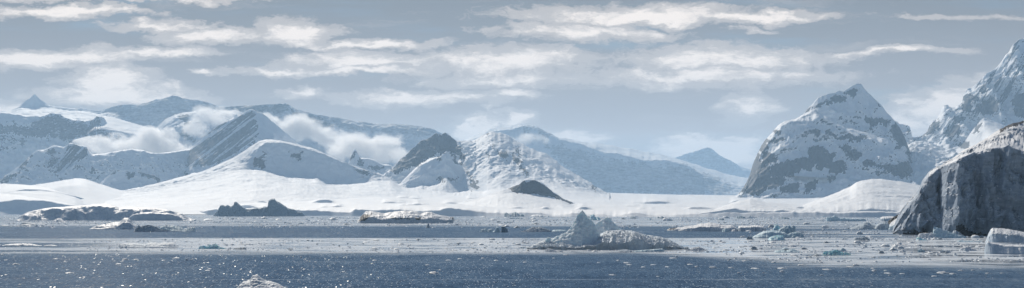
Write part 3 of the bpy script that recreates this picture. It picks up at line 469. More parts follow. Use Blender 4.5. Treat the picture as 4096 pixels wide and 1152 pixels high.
# ================================================================ ICEBERGS
def berg_sheet(outline, base, depth, hb=.8, kb=.2, amp=.8, scale=4, kind='fbm', step=None, seed=1, rows=(26, 22, 8), jag=1.2, fine=0.0, back=.8, soft=2, wc=.35, D=None, undercut=0.0, skew=0):
    x0, x1 = outline[0][0], outline[-1][0]; step = step or max(.7, (x1 - x0) / 260)
    Df = D or dist(base); xs = np.linspace(x0, x1, 60); mid = (x0 + x1) / 2; hw = (x1 - x0) / 2
    plan = np.sqrt(np.clip(1 - ((xs - mid) / hw) ** 2, .0, 1)) * .8 + .2          # rounded waterline in plan
    wob = depth * .12 * fbm(xs / (hw * .3), seed, 0, seed + 3, 3)
    fr = Df + depth * (1 - plan) * .8 + wob; Dc = Df + depth
    crestz = [(a, max(.15, wz(itp(outline, a), Dc))) for a in np.linspace(x0, x1, 400)]
    jz = jag / F * Dc
    cz = np.array(crestz); cz[:, 1] = np.maximum(.1, cz[:, 1] + jz * fbm(cz[:, 0] / ((x1 - x0) / 18), seed, 2, seed, 4, .6) * np.minimum(1, cz[:, 1] / (2 * jz + 1e-6)))
    fz = lambda k: [(a, b_ * k) for a, b_ in cz]
    lp = lambda q, k: [(a, b_ * (1 - k) + Dc * k) for a, b_ in zip(xs, fr)]
    return sheet([L(z=-1.0, D=[(a, b_ + undercut) for a, b_ in zip(xs, fr)], w=.25), L(z=[(a, b_ * .06 + .05) for a, b_ in cz], D=[(a, b_ + undercut) for a, b_ in zip(xs, fr)], w=.4), L(z=fz(hb), D=lp(fr, kb), w=1), L(z=fz(1.0), D=Dc, w=wc), L(z=-1.0, D=Dc + depth * back, w=.2)],
                 x0, x1, step, [4, rows[0], rows[1], rows[2]], amp=amp, scale=scale, kind=kind, soft=soft, seed=seed, fine=fine, skew=skew, clampz=False)
def berg(name, label, cat, outline, base, depth, mat, rocks_and_shade=(), parent=None, **k):
    s = berg_sheet(outline, base, depth, **k)
    return terrain(name, [s], MAT[mat], rocks_and_shade, label, cat, kind='thing', jig=4, parent=parent)
def O(x0, y0, *pts): return [(x0 + K * a, y0 + K * b_) for a, b_ in pts]
# big smooth berg at left
bigA = O(0, 820, (175, 150), (195, 125), (230, 95), (280, 70), (340, 55), (430, 40), (540, 22), (700, 12), (850, 2), (950, -8), (1050, -13), (1110, -5), (1165, 8), (1200, 28), (1240, 18), (1330, 18), (1450, 25), (1600, 32), (1680, 42), (1760, 62), (1840, 95), (1900, 125), (1960, 155))
xs_ = np.arange(bigA[0][0], bigA[-1][0], 8.0)
DA = dist(882); rd = [(a, DA + 35 + 26 * fbm(a / 95, 2, 0, 5, 3) + (60 if a < 80 else 0)) for a in xs_]
lowA = [(a, max(.4, wz(itp(bigA, a), DA + 70)) * (.10 + .52 * sm(-.25, .35, fbm(a / 75, 9, 0, 8, 3)))) for a in xs_]
sA = sheet([L(z=-1, D=DA, w=.2), L(z=[(a, b_) for a, b_ in lowA], D=DA + 12, w=1), L(z=[(a, max(.3, wz(itp(bigA, a), DA + 90)) * .86) for a in xs_], D=rd, w=.8), L(z=[(a, max(.2, wz(itp(bigA, a), DA + 90))) for a in xs_], D=DA + 90, w=.15), L(z=-1, D=DA + 170)], bigA[0][0], bigA[-1][0], 2.2, [26, 34, 26, 8], amp=5.5, scale=26, soft=5, seed=111)
grooves = sheet([L(z=-1, D=DA - 6, w=.2), L(z=[(505, .6), (530, 9), (560, 12), (620, 12.5), (680, 11), (715, 7), (733, .6)], D=DA - 1), L(z=[(505, .8), (530, 12), (560, 15), (620, 15), (680, 13.5), (715, 8), (733, .8)], D=DA + 14), L(z=-1, D=DA + 40)], 505, 733, 2.2, [26, 14, 6], amp=1.8, scale=12, soft=2, seed=113)
terrain('iceberg', [sA, grooves], MAT['berg_snow'], (), 'long smooth rounded snowy iceberg with soft blue hollows, at left', 'iceberg', kind='thing')
berg('iceberg', 'low white iceberg with a rounded knob on top, in front of the long smooth iceberg', 'iceberg', O(0, 820, (900, 243), (940, 222), (1000, 205), (1080, 185), (1150, 170), (1205, 160), (1225, 140), (1250, 124), (1290, 124), (1315, 150), (1335, 178), (1365, 205), (1380, 240)), 917, 26, 'berg_snow', hb=.62, kb=.3, amp=2.2, scale=11, seed=121)
berg('iceberg', 'dark blue peaked iceberg right beside the knobbed low white one', 'iceberg', O(0, 820, (1345, 265), (1375, 235), (1395, 195), (1415, 215), (1450, 208), (1490, 196), (1540, 205), (1600, 235), (1660, 250), (1720, 262)), 927, 16, 'berg_grey', hb=.85, kb=.35, amp=1.5, scale=5, seed=123, kind='ridge', fine=.5)
berg('iceberg', 'low broken pale blue berg trailing right of the dark peaked one', 'iceberg', O(0, 820, (1590, 262), (1610, 220), (1680, 200), (1740, 205), (1800, 215), (1850, 240), (1910, 225), (1955, 218), (1970, 262)), 926, 16, 'berg_blue', hb=.5, kb=.45, amp=1.3, scale=5, seed=125, kind='serac')
berg('iceberg', 'dark horned iceberg with a sagging saddle between two towers, before the snow shore', 'iceberg', O(0, 576, (2145, 722), (2170, 690), (2195, 655), (2215, 620), (2235, 612), (2260, 620), (2290, 612), (2320, 628), (2350, 610), (2358, 580), (2378, 578), (2400, 600), (2440, 635), (2490, 655), (2560, 645), (2620, 640), (2690, 630), (2698, 600), (2690, 572), (2720, 552), (2760, 545), (2775, 570), (2810, 585), (2850, 612), (2890, 640), (2930, 655), (2960, 655), (2980, 675), (3040, 690), (3062, 712), (3066, 726)), 865.5, 90, 'berg_dark', hb=.9, kb=.3, amp=4.0, scale=16, seed=127, kind='ridge', fine=1.5, jag=1.2, soft=1)
berg('iceberg', 'flat dirty snow topped iceberg with dark smudges and a hollow, left of centre', 'iceberg', O(1024, 820, (1015, 165), (1035, 140), (1060, 105), (1085, 75), (1105, 60), (1160, 58), (1230, 68), (1290, 78), (1350, 70), (1420, 58), (1490, 52), (1560, 53), (1620, 62), (1660, 80), (1720, 66), (1770, 68), (1840, 95), (1900, 108), (1960, 118), (1985, 118), (2000, 140), (1985, 180)), 893, 60, 'berg_dirty',
     [crop(1024, 820, [(1020, 160), (1060, 110), (1100, 95), (1160, 88), (1120, 130), (1100, 165), (1060, 150)], [(1610, 130), (1640, 120), (1670, 128), (1660, 145), (1615, 148)], [(1960, 125), (1990, 115), (2000, 150), (1980, 160)]), (crop(1024, 820, [(1340, 125), (1400, 118), (1540, 122), (1560, 140), (1400, 150)]), .5, None)], hb=.45, kb=.12, amp=2.6, scale=13, seed=131, fine=1.0, undercut=2)
# main pinnacled berg: Empty with parts
mb = bpy.data.objects.new('iceberg', None); COL.objects.link(mb); mb.location = (wx(2430, 660), 660, 0)
tag(mb, 'large pinnacled iceberg with two pale blue scalloped peaks on a wide rough shelf, centre right', 'iceberg')
shelf = O(2048, 820, (148, 448), (175, 428), (220, 402), (320, 352), (395, 342), (450, 368), (520, 362), (600, 366), (680, 394), (760, 372), (830, 342), (890, 292), (960, 258), (1080, 250), (1200, 256), (1300, 290), (1360, 305), (1420, 312), (1500, 322), (1580, 348), (1650, 388), (1740, 430), (1772, 450))
sx = np.arange(shelf[0][0], shelf[-1][0] + 1, 4.0); Ds = dist(1000)
zc = np.array([max(.3, wz(itp(shelf, a), Ds + 40)) for a in sx])
frx = Ds + 3.5 * fbm(sx / 60, 3, 0, 4, 4) + 14 * (np.abs(sx - 2432) / 330) ** 3
lipz = np.clip(zc * (.34 + .3 * sm(-.2, .3, fbm(sx / 70, 1, 0, 14, 3))), .2, 5)
S1 = sheet([L(z=-1, D=list(zip(sx, frx + 1.5)), w=.2), L(z=list(zip(sx, np.minimum(.5, lipz * .4))), D=list(zip(sx, frx + 1.3)), w=.3), L(z=list(zip(sx, lipz)), D=list(zip(sx, frx)), w=1), L(z=list(zip(sx, (lipz + zc) * .55)), D=Ds + 19, w=1), L(z=list(zip(sx, zc)), D=Ds + 40, w=.6), L(z=-1, D=Ds + 70, w=.3)], shelf[0][0], shelf[-1][0], 1.6, [3, 20, 34, 30, 14], amp=1.15, scale=2.6, kind='serac', soft=1, seed=141, fine=.4)
terrain('ice_shelf', [S1], MAT['berg_grey'], (), parent=mb).data.materials[0] = MAT['berg_white']
p1 = O(2048, 820, (375, 372), (390, 345), (450, 312), (545, 272), (600, 212), (625, 160), (645, 115), (668, 85), (705, 46), (725, 66), (745, 92), (790, 142), (832, 182), (870, 242), (897, 300), (890, 372))
P1 = berg_sheet(p1, 985, 11, D=Ds + 12, hb=.55, kb=.5, amp=.95, scale=1.9, kind='scallop', seed=143, rows=(44, 40, 10), step=1.3, fine=.1, wc=.5)
terrain('pinnacle', [P1], MAT['berg_pinnacle'], (), parent=mb)['label'] = 'tall pale blue main pinnacle'
p2 = O(2048, 820, (800, 330), (838, 182), (870, 165), (905, 148), (930, 128), (955, 120), (985, 130), (1012, 160), (1060, 208), (1105, 248), (1150, 300))
P2 = berg_sheet(p2, 960, 13, D=Ds + 42, hb=.6, kb=.5, amp=.9, scale=2.5, kind='scallop', seed=145, rows=(34, 34, 10), step=1.3, fine=.1, wc=.5)
terrain('pinnacle', [P2], MAT['berg_pinnacle'], (), parent=mb)['label'] = 'shorter scalloped pinnacle with a dark tip'
fn = O(2048, 820, (1325, 335), (1350, 310), (1372, 300), (1392, 318), (1440, 335), (1490, 368))
FN = berg_sheet(fn, 968, 4, D=Ds + 22, hb=.6, kb=.4, amp=.25, scale=2, seed=147, rows=(16, 10, 6))
terrain('fin', [FN], MAT['berg_snow'], (), parent=mb)
nb = O(2048, 820, (335, 345), (350, 325), (362, 316), (385, 318), (392, 335))
NB = berg_sheet(nb, 962, 3, D=Ds + 17, hb=.6, kb=.4, amp=.25, scale=1.5, seed=148, rows=(12, 8, 6))
terrain('knob', [NB], MAT['berg_pinnacle'], (), parent=mb)
# tabular bergs on the right
berg('iceberg', 'low flat iceberg with a bright domed snow top, behind the pinnacled one to its right', 'iceberg', O(2048, 820, (1560, 250), (1590, 232), (1640, 225), (1700, 222), (1760, 212), (1830, 205), (1900, 185), (1970, 175), (2030, 178), (2090, 192), (2130, 200), (2160, 205), (2200, 195), (2240, 215), (2275, 238), (2280, 260)), 925, 34, 'berg_snow', [crop(2048, 820, [(1565, 245), (1600, 225), (1660, 222), (1650, 240), (1590, 255)])], hb=.55, kb=.08, amp=1.2, scale=7, seed=151, fine=.3)
berg('iceberg', 'low table shaped slab with a flat white top, next right of the domed flat berg', 'iceberg', O(2048, 820, (2270, 262), (2275, 222), (2300, 210), (2390, 205), (2470, 202), (2530, 212), (2550, 230), (2552, 262)), 925, 26, 'berg_snow', hb=.75, kb=.06, amp=.7, scale=6, seed=153)
berg('iceberg', 'long thin flat dark blue berg under the sunlit snow dome', 'iceberg', O(3072, 820, (583, 160), (590, 120), (640, 120), (672, 104), (700, 122), (730, 130), (790, 132), (850, 140), (950, 140), (985, 142), (960, 155), (935, 162))[:11] + O(3072, 820, (990, 162)), 885, 30, 'berg_blue', hb=.88, kb=.12, amp=1.4, scale=7, seed=155, kind='ridge')
berg('iceberg', 'low pale grey berg with a pointed nose left of the ice cliff', 'iceberg', O(3072, 820, (820, 240), (880, 215), (940, 185), (980, 168), (1005, 168), (1035, 190), (1080, 205), (1095, 215)), 917, 20, 'berg_grey', hb=.6, kb=.35, amp=1.4, scale=7, seed=157)
berg('iceberg', 'rounded grey berg nearly touching the pale pointed one, beside the cliff', 'iceberg', O(3072, 820, (1060, 235), (1090, 200), (1120, 180), (1170, 165), (1205, 170), (1220, 200), (1222, 238)), 917, 18, 'berg_grey', hb=.75, kb=.3, amp=1.2, scale=7, seed=159)
berg('iceberg', 'small white lump squeezed between rounded grey berg and ice cliff', 'growler', O(3072, 820, (1210, 245), (1225, 215), (1260, 200), (1310, 202), (1325, 245)), 918, 10, 'berg_blue', hb=.6, kb=.4, amp=1, scale=4, seed=161, kind='serac')
berg('iceberg', 'small square tabular berg far off beside the dark rock point', 'iceberg', O(3072, 820, (1128, 162), (1130, 125), (1150, 115), (1200, 110), (1260, 112), (1290, 125), (1295, 162)), 885, 36, 'berg_snow', hb=.6, kb=.08, amp=1, scale=9, seed=163)
rk = bpy.data.objects.new('rock_point', None); COL.objects.link(rk); rk.location = (wx(3585, 1420), 1420, 0)
tag(rk, 'black rock point with a snow bank, just left of the ice cliff', 'rock point')
terrain('rock_slope', [berg_sheet(O(3072, 820, (1195, 190), (1215, 155), (1260, 120), (1300, 95), (1345, 65), (1390, 40), (1480, 20), (1500, 190)), 903, 45, D=1410, hb=.6, kb=.5, amp=3, scale=9, kind='ridge', seed=165, fine=1)], MAT['rock'], (), parent=rk)
terrain('snow_bank', [berg_sheet(O(3072, 820, (1215, 205), (1240, 170), (1280, 140), (1330, 108), (1380, 90), (1480, 80), (1500, 205)), 901, 20, D=1385, hb=.6, kb=.5, amp=1, scale=9, seed=167)], MAT['berg_snow'], (), parent=rk)
# blocks at the right edge
berg('iceberg', 'blocky iceberg with a rough sunlit white top at the right edge below the cliff', 'iceberg', O(3072, 820, (2180, 372), (2195, 345), (2215, 285), (2240, 240), (2262, 228), (2330, 230), (2420, 238), (2500, 255), (2600, 275), (2760, 300), (2800, 375)), 971, 34, 'berg_snow', hb=.6, kb=.1, amp=1.1, scale=3.4, kind='serac', seed=171, fine=.3)
berg('iceberg', 'smooth scooped white berg with a thin raised rim at the right edge', 'iceberg', O(3072, 820, (2176, 455), (2178, 425), (2190, 390), (2210, 360), (2240, 372), (2300, 382), (2380, 398), (2460, 400), (2600, 405), (2780, 410), (2830, 490)), 1017, 13, 'berg_snow', hb=.9, kb=.3, amp=.5, scale=4, seed=173)
# blue cluster
berg('iceberg', 'big rounded blue lump, main piece of the blue ice cluster', 'iceberg', O(3072, 820, (-170, 330), (-120, 300), (-60, 268), (0, 255), (50, 252), (110, 258), (170, 275), (210, 300), (235, 328)), 952, 14, 'berg_blue', hb=.7, kb=.35, amp=1.1, scale=4, seed=181, kind='scallop')
berg('iceberg', 'pale upright lump with a rounded top at the back of the blue cluster', 'iceberg', O(3072, 820, (40, 262), (55, 230), (70, 195), (100, 195), (120, 225), (140, 262)), 934, 8, 'turquoise', hb=.7, kb=.4, amp=.6, scale=3, seed=183)
berg('iceberg', 'pale blue shards at the rear right of the blue cluster', 'iceberg', O(3072, 820, (95, 260), (130, 230), (170, 210), (215, 200), (228, 215), (255, 205), (280, 215), (270, 245), (275, 262)), 935, 10, 'berg_blue', hb=.6, kb=.4, amp=1.2, scale=3.5, seed=185, kind='serac')
berg('iceberg', 'grey blue lump at the right end of the blue cluster', 'iceberg', O(3072, 820, (180, 325), (200, 290), (240, 275), (290, 270), (340, 285), (358, 300), (362, 325)), 950, 10, 'berg_blue', hb=.65, kb=.4, amp=.9, scale=3, seed=187, kind='serac')
berg('iceberg', 'glowing turquoise low slab in front of the blue cluster', 'iceberg', O(3072, 820, (0, 345), (20, 322), (60, 308), (110, 300), (155, 305), (165, 330), (172, 355)), 962, 8, 'turquoise', hb=.6, kb=.4, amp=.6, scale=3, seed=189)
# brash and pinnacle at the cliff foot
berg('iceberg', 'slim jagged ice spire standing at the foot of the ice cliff', 'ice spire', O(3072, 820, (1612, 275), (1630, 200), (1655, 195), (1662, 140), (1690, 118), (1700, 135), (1702, 170), (1715, 180), (1712, 225), (1725, 275)), 932, 7, 'berg_pinnacle', hb=.7, kb=.4, amp=.7, scale=3, seed=191, kind='ridge')
berg('iceberg', 'long pale wedge of ice leaning right below the cliff spire', 'iceberg', O(3072, 820, (1655, 325), (1660, 260), (1665, 212), (1710, 225), (1780, 250), (1850, 275), (1920, 300), (1985, 318), (1990, 332)), 953, 11, 'berg_blue', hb=.6, kb=.4, amp=1.1, scale=4, seed=193, kind='ridge')
berg('iceberg', 'crumbled heap of white ice left of the pale wedge', 'ice heap', O(3072, 820, (1500, 325), (1520, 285), (1560, 280), (1600, 280), (1650, 275), (1700, 290), (1725, 330)), 953, 9, 'brash', hb=.5, kb=.45, amp=1.1, scale=2.2, seed=195, kind='serac')
berg('iceberg', 'rounded pale lump right of the wedge against the cliff', 'growler', O(3072, 820, (1850, 285), (1865, 255), (1890, 250), (1920, 270), (1960, 300), (1985, 320)), 946, 9, 'berg_grey', hb=.6, kb=.4, amp=.6, scale=3, seed=197)
berg('iceberg', 'small turquoise chunk left of the crumbled heap at the cliff foot', 'growler', O(3072, 820, (1490, 355), (1495, 325), (1520, 318), (1550, 340), (1580, 345), (1600, 355)), 962, 6, 'turquoise', hb=.6, kb=.4, amp=.6, scale=2, seed=199, kind='serac')
berg('iceberg', 'grey block sitting in the water, low, under the pale wedge', 'growler', O(3072, 820, (1700, 345), (1710, 328), (1740, 326), (1750, 345)), 959, 5, 'berg_dark', hb=.7, kb=.4, amp=.3, scale=2, seed=201)
# nearest chunk at the bottom
berg('iceberg', 'lumpy white chunk of ice cut by the bottom edge, nearest of all', 'growler', [(948, 1156), (958, 1138), (975, 1124), (1000, 1118), (1012, 1100), (1030, 1096), (1045, 1110), (1060, 1120), (1085, 1124), (1105, 1130), (1125, 1140), (1146, 1156)], 1160, 8.5, 'brash', hb=.5, kb=.45, amp=.6, scale=.95, seed=203, kind='scallop', fine=.12, step=.8, rows=(40, 30, 8))
# other middle-size pieces: label, outline kind via berg
berg('iceberg', 'small grey far berg with a rounded block at the left edge under the snow lobe', 'iceberg', O(0, 820, (-10, 85), (0, 60), (60, 55), (120, 58), (135, 35), (160, 18), (190, 10), (215, 25), (230, 60), (240, 85)), 857, 60, 'berg_grey', hb=.7, kb=.3, amp=4, scale=20, seed=205)
berg('iceberg', 'small dome with dark stripes, before the smooth long iceberg', 'growler', O(0, 820, (525, 168), (545, 150), (575, 135), (600, 132), (625, 145), (655, 170)), 888, 14, 'berg_dirty', hb=.6, kb=.4, amp=.6, scale=5, seed=207)
berg('ice_floe', 'flat broken floe with upturned edge, below the left end of the long smooth iceberg', 'ice floe', O(0, 820, (205, 195), (220, 172), (250, 168), (300, 172), (320, 180), (400, 184), (500, 195)), 898, 14, 'berg_grey', hb=.6, kb=.4, amp=.8, scale=5, seed=209)
berg('ice_floe', 'long thin white floe at the left edge in the pale band', 'ice floe', O(0, 820, (20, 408), (60, 396), (120, 390), (230, 386), (310, 390), (360, 398), (420, 408)), 984, 9, 'brash', hb=.8, kb=.15, amp=.25, scale=3, seed=211)
berg('ice_floe', 'short thin floe just right of the long white one at left', 'ice floe', O(0, 820, (440, 410), (470, 402), (530, 400), (575, 408)), 984, 5, 'brash', hb=.8, kb=.15, amp=.15, scale=2, seed=213)
berg('ice_floe', 'lumpy snow covered floe with a ribbed white hump in the pale band', 'ice floe', O(0, 820, (1193, 420), (1200, 392), (1240, 385), (1300, 382), (1360, 380), (1420, 390), (1460, 398), (1480, 380), (1530, 373), (1570, 378), (1600, 385), (1640, 375), (1700, 378), (1750, 372), (1790, 395), (1810, 425)), 990, 16, 'berg_white', hb=.5, kb=.36, amp=.55, scale=2.4, seed=215, kind='serac')
berg('iceberg', 'small turquoise jagged growler right of the ribbed floe', 'growler', O(0, 820, (1995, 438), (2010, 410), (2050, 408), (2080, 412), (2110, 395), (2130, 400), (2150, 388), (2180, 392), (2200, 415), (2240, 428), (2270, 440)), 996, 5, 'turquoise', hb=.6, kb=.4, amp=.6, scale=1.6, seed=217, kind='serac')
berg('iceberg', 'pair of dark grey lumps on a slush edge, right of the turquoise growler', 'growler', O(0, 820, (2340, 445), (2360, 432), (2400, 430), (2420, 425), (2460, 424), (2485, 445)), 998, 4, 'berg_dark', hb=.6, kb=.4, amp=.4, scale=1.6, seed=219, kind='serac')
berg('ice_floe', 'grey flat slab low in the pale band, above the dark grey lumps', 'ice floe', O(0, 820, (2400, 396), (2440, 390), (2500, 385), (2560, 396)), 978, 5, 'berg_grey', hb=.7, kb=.3, amp=.2, scale=2, seed=221)
berg('iceberg', 'small pointed fin of ice standing in the brash below the dirty berg', 'growler', O(1024, 820, (1705, 228), (1715, 205), (1730, 178), (1742, 195), (1748, 228)), 911, 5, 'berg_grey', hb=.6, kb=.4, amp=.4, scale=3, seed=223)
berg('iceberg', 'dark blue upright pillar of ice, right one of a small pair', 'growler', O(1024, 820, (2465, 272), (2468, 235), (2466, 212), (2500, 210), (2512, 225), (2530, 240), (2535, 272)), 929, 7, 'berg_dark', hb=.9, kb=.3, amp=.5, scale=3, seed=225)
berg('iceberg', 'blue curved horn of ice, left one of a small pair', 'growler', O(1024, 820, (2380, 270), (2400, 255), (2412, 230), (2420, 212), (2440, 225), (2455, 270)), 929, 7, 'berg_blue', hb=.8, kb=.3, amp=.5, scale=3, seed=227)
berg('iceberg', 'low dark blue shards left of the small horn and pillar', 'growler', O(1024, 820, (2250, 262), (2275, 242), (2310, 236), (2330, 250), (2370, 235), (2395, 265)), 928, 7, 'berg_blue', hb=.6, kb=.4, amp=.9, scale=3, seed=229, kind='serac')
berg('iceberg', 'low dark lumpy berg left of the pinnacled iceberg', 'iceberg', O(2048, 820, (90, 268), (130, 255), (170, 238), (210, 218), (250, 222), (280, 215), (330, 235), (380, 250), (402, 270)), 928, 14, 'berg_grey', hb=.6, kb=.4, amp=1.2, scale=4, seed=231, kind='serac')
berg('ice_floe', 'thin turquoise edged floe between the low dark berg and the tall pinnacle', 'ice floe', O(2048, 820, (395, 265), (420, 250), (480, 248), (540, 252), (550, 265)), 926, 9, 'berg_blue', hb=.7, kb=.3, amp=.3, scale=3, seed=233)
berg('iceberg', 'dark teal chunk seen between the two pinnacles, far behind', 'iceberg', O(2048, 820, (780, 145), (785, 105), (805, 98), (820, 85), (830, 100), (835, 122), (860, 118), (880, 130), (895, 148)), 880, 26, 'turquoise', hb=.7, kb=.4, amp=2.5, scale=9, seed=235, kind='ridge')
berg('iceberg', 'jagged pale lump in front of the pinnacled berg, left end', 'growler', O(2048, 820, (332, 470), (338, 448), (360, 435), (400, 442), (440, 458), (500, 452), (508, 470)), 1008, 5, 'berg_snow', hb=.6, kb=.4, amp=.5, scale=1.6, seed=237, kind='serac')
berg('ice_floe', 'rounded grey floe in front of the middle of the pinnacled berg', 'ice floe', O(2048, 820, (1028, 473), (1060, 455), (1100, 447), (1160, 445), (1200, 460), (1212, 475)), 1009, 5, 'berg_grey', hb=.6, kb=.4, amp=.4, scale=2, seed=239)
berg('ice_floe', 'long low pale blue slab in front of the right half of the pinnacled berg', 'ice floe', O(2048, 820, (1210, 470), (1250, 455), (1350, 450), (1440, 442), (1510, 438), (1530, 450), (1535, 470)), 1007, 5, 'berg_blue', hb=.8, kb=.25, amp=.3, scale=1.8, seed=241)
berg('iceberg', 'rough low hump trailing off the right end of the pinnacled berg', 'growler', O(2048, 820, (1740, 458), (1780, 440), (1830, 425), (1880, 418), (1920, 435), (1965, 460)), 1003, 7, 'berg_snow', hb=.5, kb=.4, amp=.7, scale=1.5, seed=243, kind='serac')
berg('iceberg', 'small blue white lump before the domed flat berg', 'growler', O(2048, 820, (2110, 268), (2120, 240), (2150, 230), (2180, 235), (2192, 268)), 927, 7, 'berg_blue', hb=.6, kb=.4, amp=.7, scale=2.5, seed=245, kind='serac')
berg('iceberg', 'small pale lump between the domed flat berg and the white table slab', 'growler', O(2048, 820, (2205, 266), (2215, 248), (2240, 242), (2260, 266)), 926, 7, 'berg_snow', hb=.6, kb=.4, amp=.6, scale=2.5, seed=247, kind='serac')
berg('iceberg', 'heap of bluish white ice spikes floating below the blue cluster', 'ice heap', O(3072, 820, (545, 500), (560, 465), (600, 462), (640, 458), (660, 450), (700, 448), (730, 470), (790, 475), (830, 500)), 1020, 6, 'turquoise', hb=.5, kb=.45, amp=.95, scale=1.2, seed=249, kind='serac')
berg('iceberg', 'rounded blue topped lumps left of the spiky heap', 'growler', O(3072, 820, (60, 478), (80, 455), (130, 452), (180, 460), (215, 448), (245, 440), (290, 455), (325, 478)), 1011, 5, 'berg_blue', hb=.5, kb=.45, amp=.7, scale=1.8, seed=251, kind='scallop')
berg('iceberg', 'spiky grey ice heap in the brash field left of the cliff foot', 'ice heap', O(3072, 820, (860, 350), (880, 330), (930, 325), (980, 318), (1010, 335), (1030, 355)), 962, 7, 'berg_grey', hb=.5, kb=.45, amp=.9, scale=1.8, seed=253, kind='serac')
berg('iceberg', 'grey lump on a small white floe below the ice cliff', 'growler', O(3072, 820, (1240, 402), (1290, 392), (1296, 375), (1325, 370), (1345, 388), (1400, 395), (1415, 404)), 982, 5, 'berg_snow', hb=.6, kb=.4, amp=.4, scale=1.6, seed=255)
berg('iceberg', 'white angular lump left of the scooped right edge berg', 'growler', O(3072, 820, (1920, 460), (1940, 430), (1980, 415), (2010, 412), (2040, 435), (2080, 440), (2095, 462)), 1004, 6, 'berg_snow', hb=.6, kb=.4, amp=.6, scale=1.8, seed=257, kind='serac')
berg('ice_floe', 'curled thin floe before the blocky right edge iceberg', 'ice floe', O(3072, 820, (1890, 368), (1930, 352), (1960, 358), (2060, 360), (2140, 358), (2150, 370)), 968, 6, 'berg_blue', hb=.7, kb=.3, amp=.3, scale=2, seed=259)
berg('iceberg', 'dark hump berg far off, left of the tall pinnacle, against the shore', 'iceberg', O(2048, 820, (-10, 112), (0, 80), (25, 70), (55, 78), (80, 100), (100, 90), (122, 100), (124, 115)), 866.5, 70, 'berg_dark', hb=.8, kb=.3, amp=3, scale=16, seed=261)
berg('iceberg', 'low pale sliver of ice on the far shore right of the dark hump berg', 'ice floe', O(2048, 820, (185, 112), (210, 98), (260, 95), (300, 105), (320, 113)), 866.5, 50, 'berg_snow', hb=.7, kb=.2, amp=1.5, scale=14, seed=263)
berg('iceberg', 'small dark wedge berg far off, right of the second pinnacle', 'iceberg', O(2048, 820, (1175, 135), (1190, 118), (1215, 113), (1240, 125), (1262, 136)), 874, 34, 'berg_dark', hb=.8, kb=.3, amp=2, scale=9, seed=265)
berg('ice_floe', 'long low white floe behind the small dark wedge berg', 'ice floe', O(2048, 820, (1105, 118), (1150, 110), (1230, 106), (1275, 110), (1280, 119)), 867.5, 40, 'berg_snow', hb=.8, kb=.2, amp=1, scale=12, seed=267)
berg('iceberg', 'two humped dark blue berg far off, behind and left of the domed flat berg', 'iceberg', O(2048, 820, (1445, 135), (1465, 115), (1490, 125), (1505, 112), (1530, 125), (1558, 136)), 874, 36, 'berg_dark', hb=.7, kb=.3, amp=2.5, scale=9, seed=269)
berg('iceberg', 'dark broken berg far off, above the white table slab', 'iceberg', O(2048, 820, (2245, 135), (2260, 112), (2300, 110), (2340, 118), (2350, 136)), 874, 36, 'berg_dark', hb=.7, kb=.3, amp=2.5, scale=9, seed=271)
berg('iceberg', 'low dark pieces far off, between the domed flat berg and the shore', 'iceberg', O(2048, 820, (2060, 152), (2085, 140), (2110, 136), (2135, 145), (2140, 154)), 881, 24, 'berg_dark', hb=.7, kb=.3, amp=1.8, scale=8, seed=273)
berg('iceberg', 'small steep dark berg far off, above the right end of the dirty flat berg', 'iceberg', O(1024, 820, (2495, 115), (2500, 78), (2520, 75), (2540, 92), (2574, 95), (2590, 115)), 866.5, 60, 'berg_dark', hb=.85, kb=.3, amp=3, scale=14, seed=275)
berg('iceberg', 'small dark berg with a pale foot far off, before the sunlit snow dome', 'iceberg', O(3072, 820, (118, 140), (125, 125), (160, 122), (190, 122), (215, 135), (220, 140)), 876, 34, 'berg_dark', hb=.7, kb=.3, amp=2, scale=9, seed=277)

# ================================================================ BRASH ICE
def chunk_mesh(name, seed, kind, mat):
    bm = bmesh.new(); bmesh.ops.create_icosphere(bm, subdivisions=3, radius=1.0)
    co = np.array([v.co[:] for v in bm.verts])
    n = {'lump': .38 * fbm(co[:, 0] * 1.1, co[:, 1] * 1.1, co[:, 2] * 1.1, seed, 4), 'jag': .75 * ridged(co[:, 0] * 1.2, co[:, 1] * 1.2, co[:, 2] * 1.2, seed, 4), 'floe': .45 * fbm(co[:, 0], co[:, 1], co[:, 2] * .3, seed, 4), 'mound': .5 * fbm(co[:, 0] * 1.6, co[:, 1] * 1.6, co[:, 2] * 1.6, seed, 5, .6)}[kind]
    co = co * (1 + n)[:, None]
    if kind == 'floe': co[:, 2] = np.clip(co[:, 2], -.3, .35) + .15 * fbm(co[:, 0] * 3, co[:, 1] * 3, 0, seed + 4, 3)
    if kind in ('mound', 'floe', 'lump'):
        r2_ = np.clip((co[:, 0] ** 2 + co[:, 1] ** 2) / (np.abs(co[:, :2]).max() ** 2), 0, 1); co[:, 2] = np.where(co[:, 2] > 0, co[:, 2] * (1 - r2_) ** .6, co[:, 2])
    co[:, 2] = np.where(co[:, 2] < 0, co[:, 2] * .3, co[:, 2])
    hx = np.abs(co[:, 0]).max(); hz = co[:, 2].max(); hy = np.abs(co[:, 1]).max()
    co = co / np.array([hx, hy, hz])
    for v, c in zip(bm.verts, co): v.co = c
    for f in bm.faces: f.smooth = kind != 'jag'
    me = bpy.data.meshes.new(name); bm.to_mesh(me); bm.free(); me.materials.append(MAT[mat]); return me
PROTO = {k: [chunk_mesh('ice_' + k, 300 + i * 13 + j, k, mt) for j, mt in enumerate(mts)] for i, (k, mts) in enumerate({'lump': ('brash', 'brash', 'brash_grey', 'berg_blue'), 'jag': ('brash', 'brash', 'berg_blue'), 'floe': ('brash', 'brash', 'brash'), 'mound': ('brash', 'brash', 'brash_grey')}.items())}
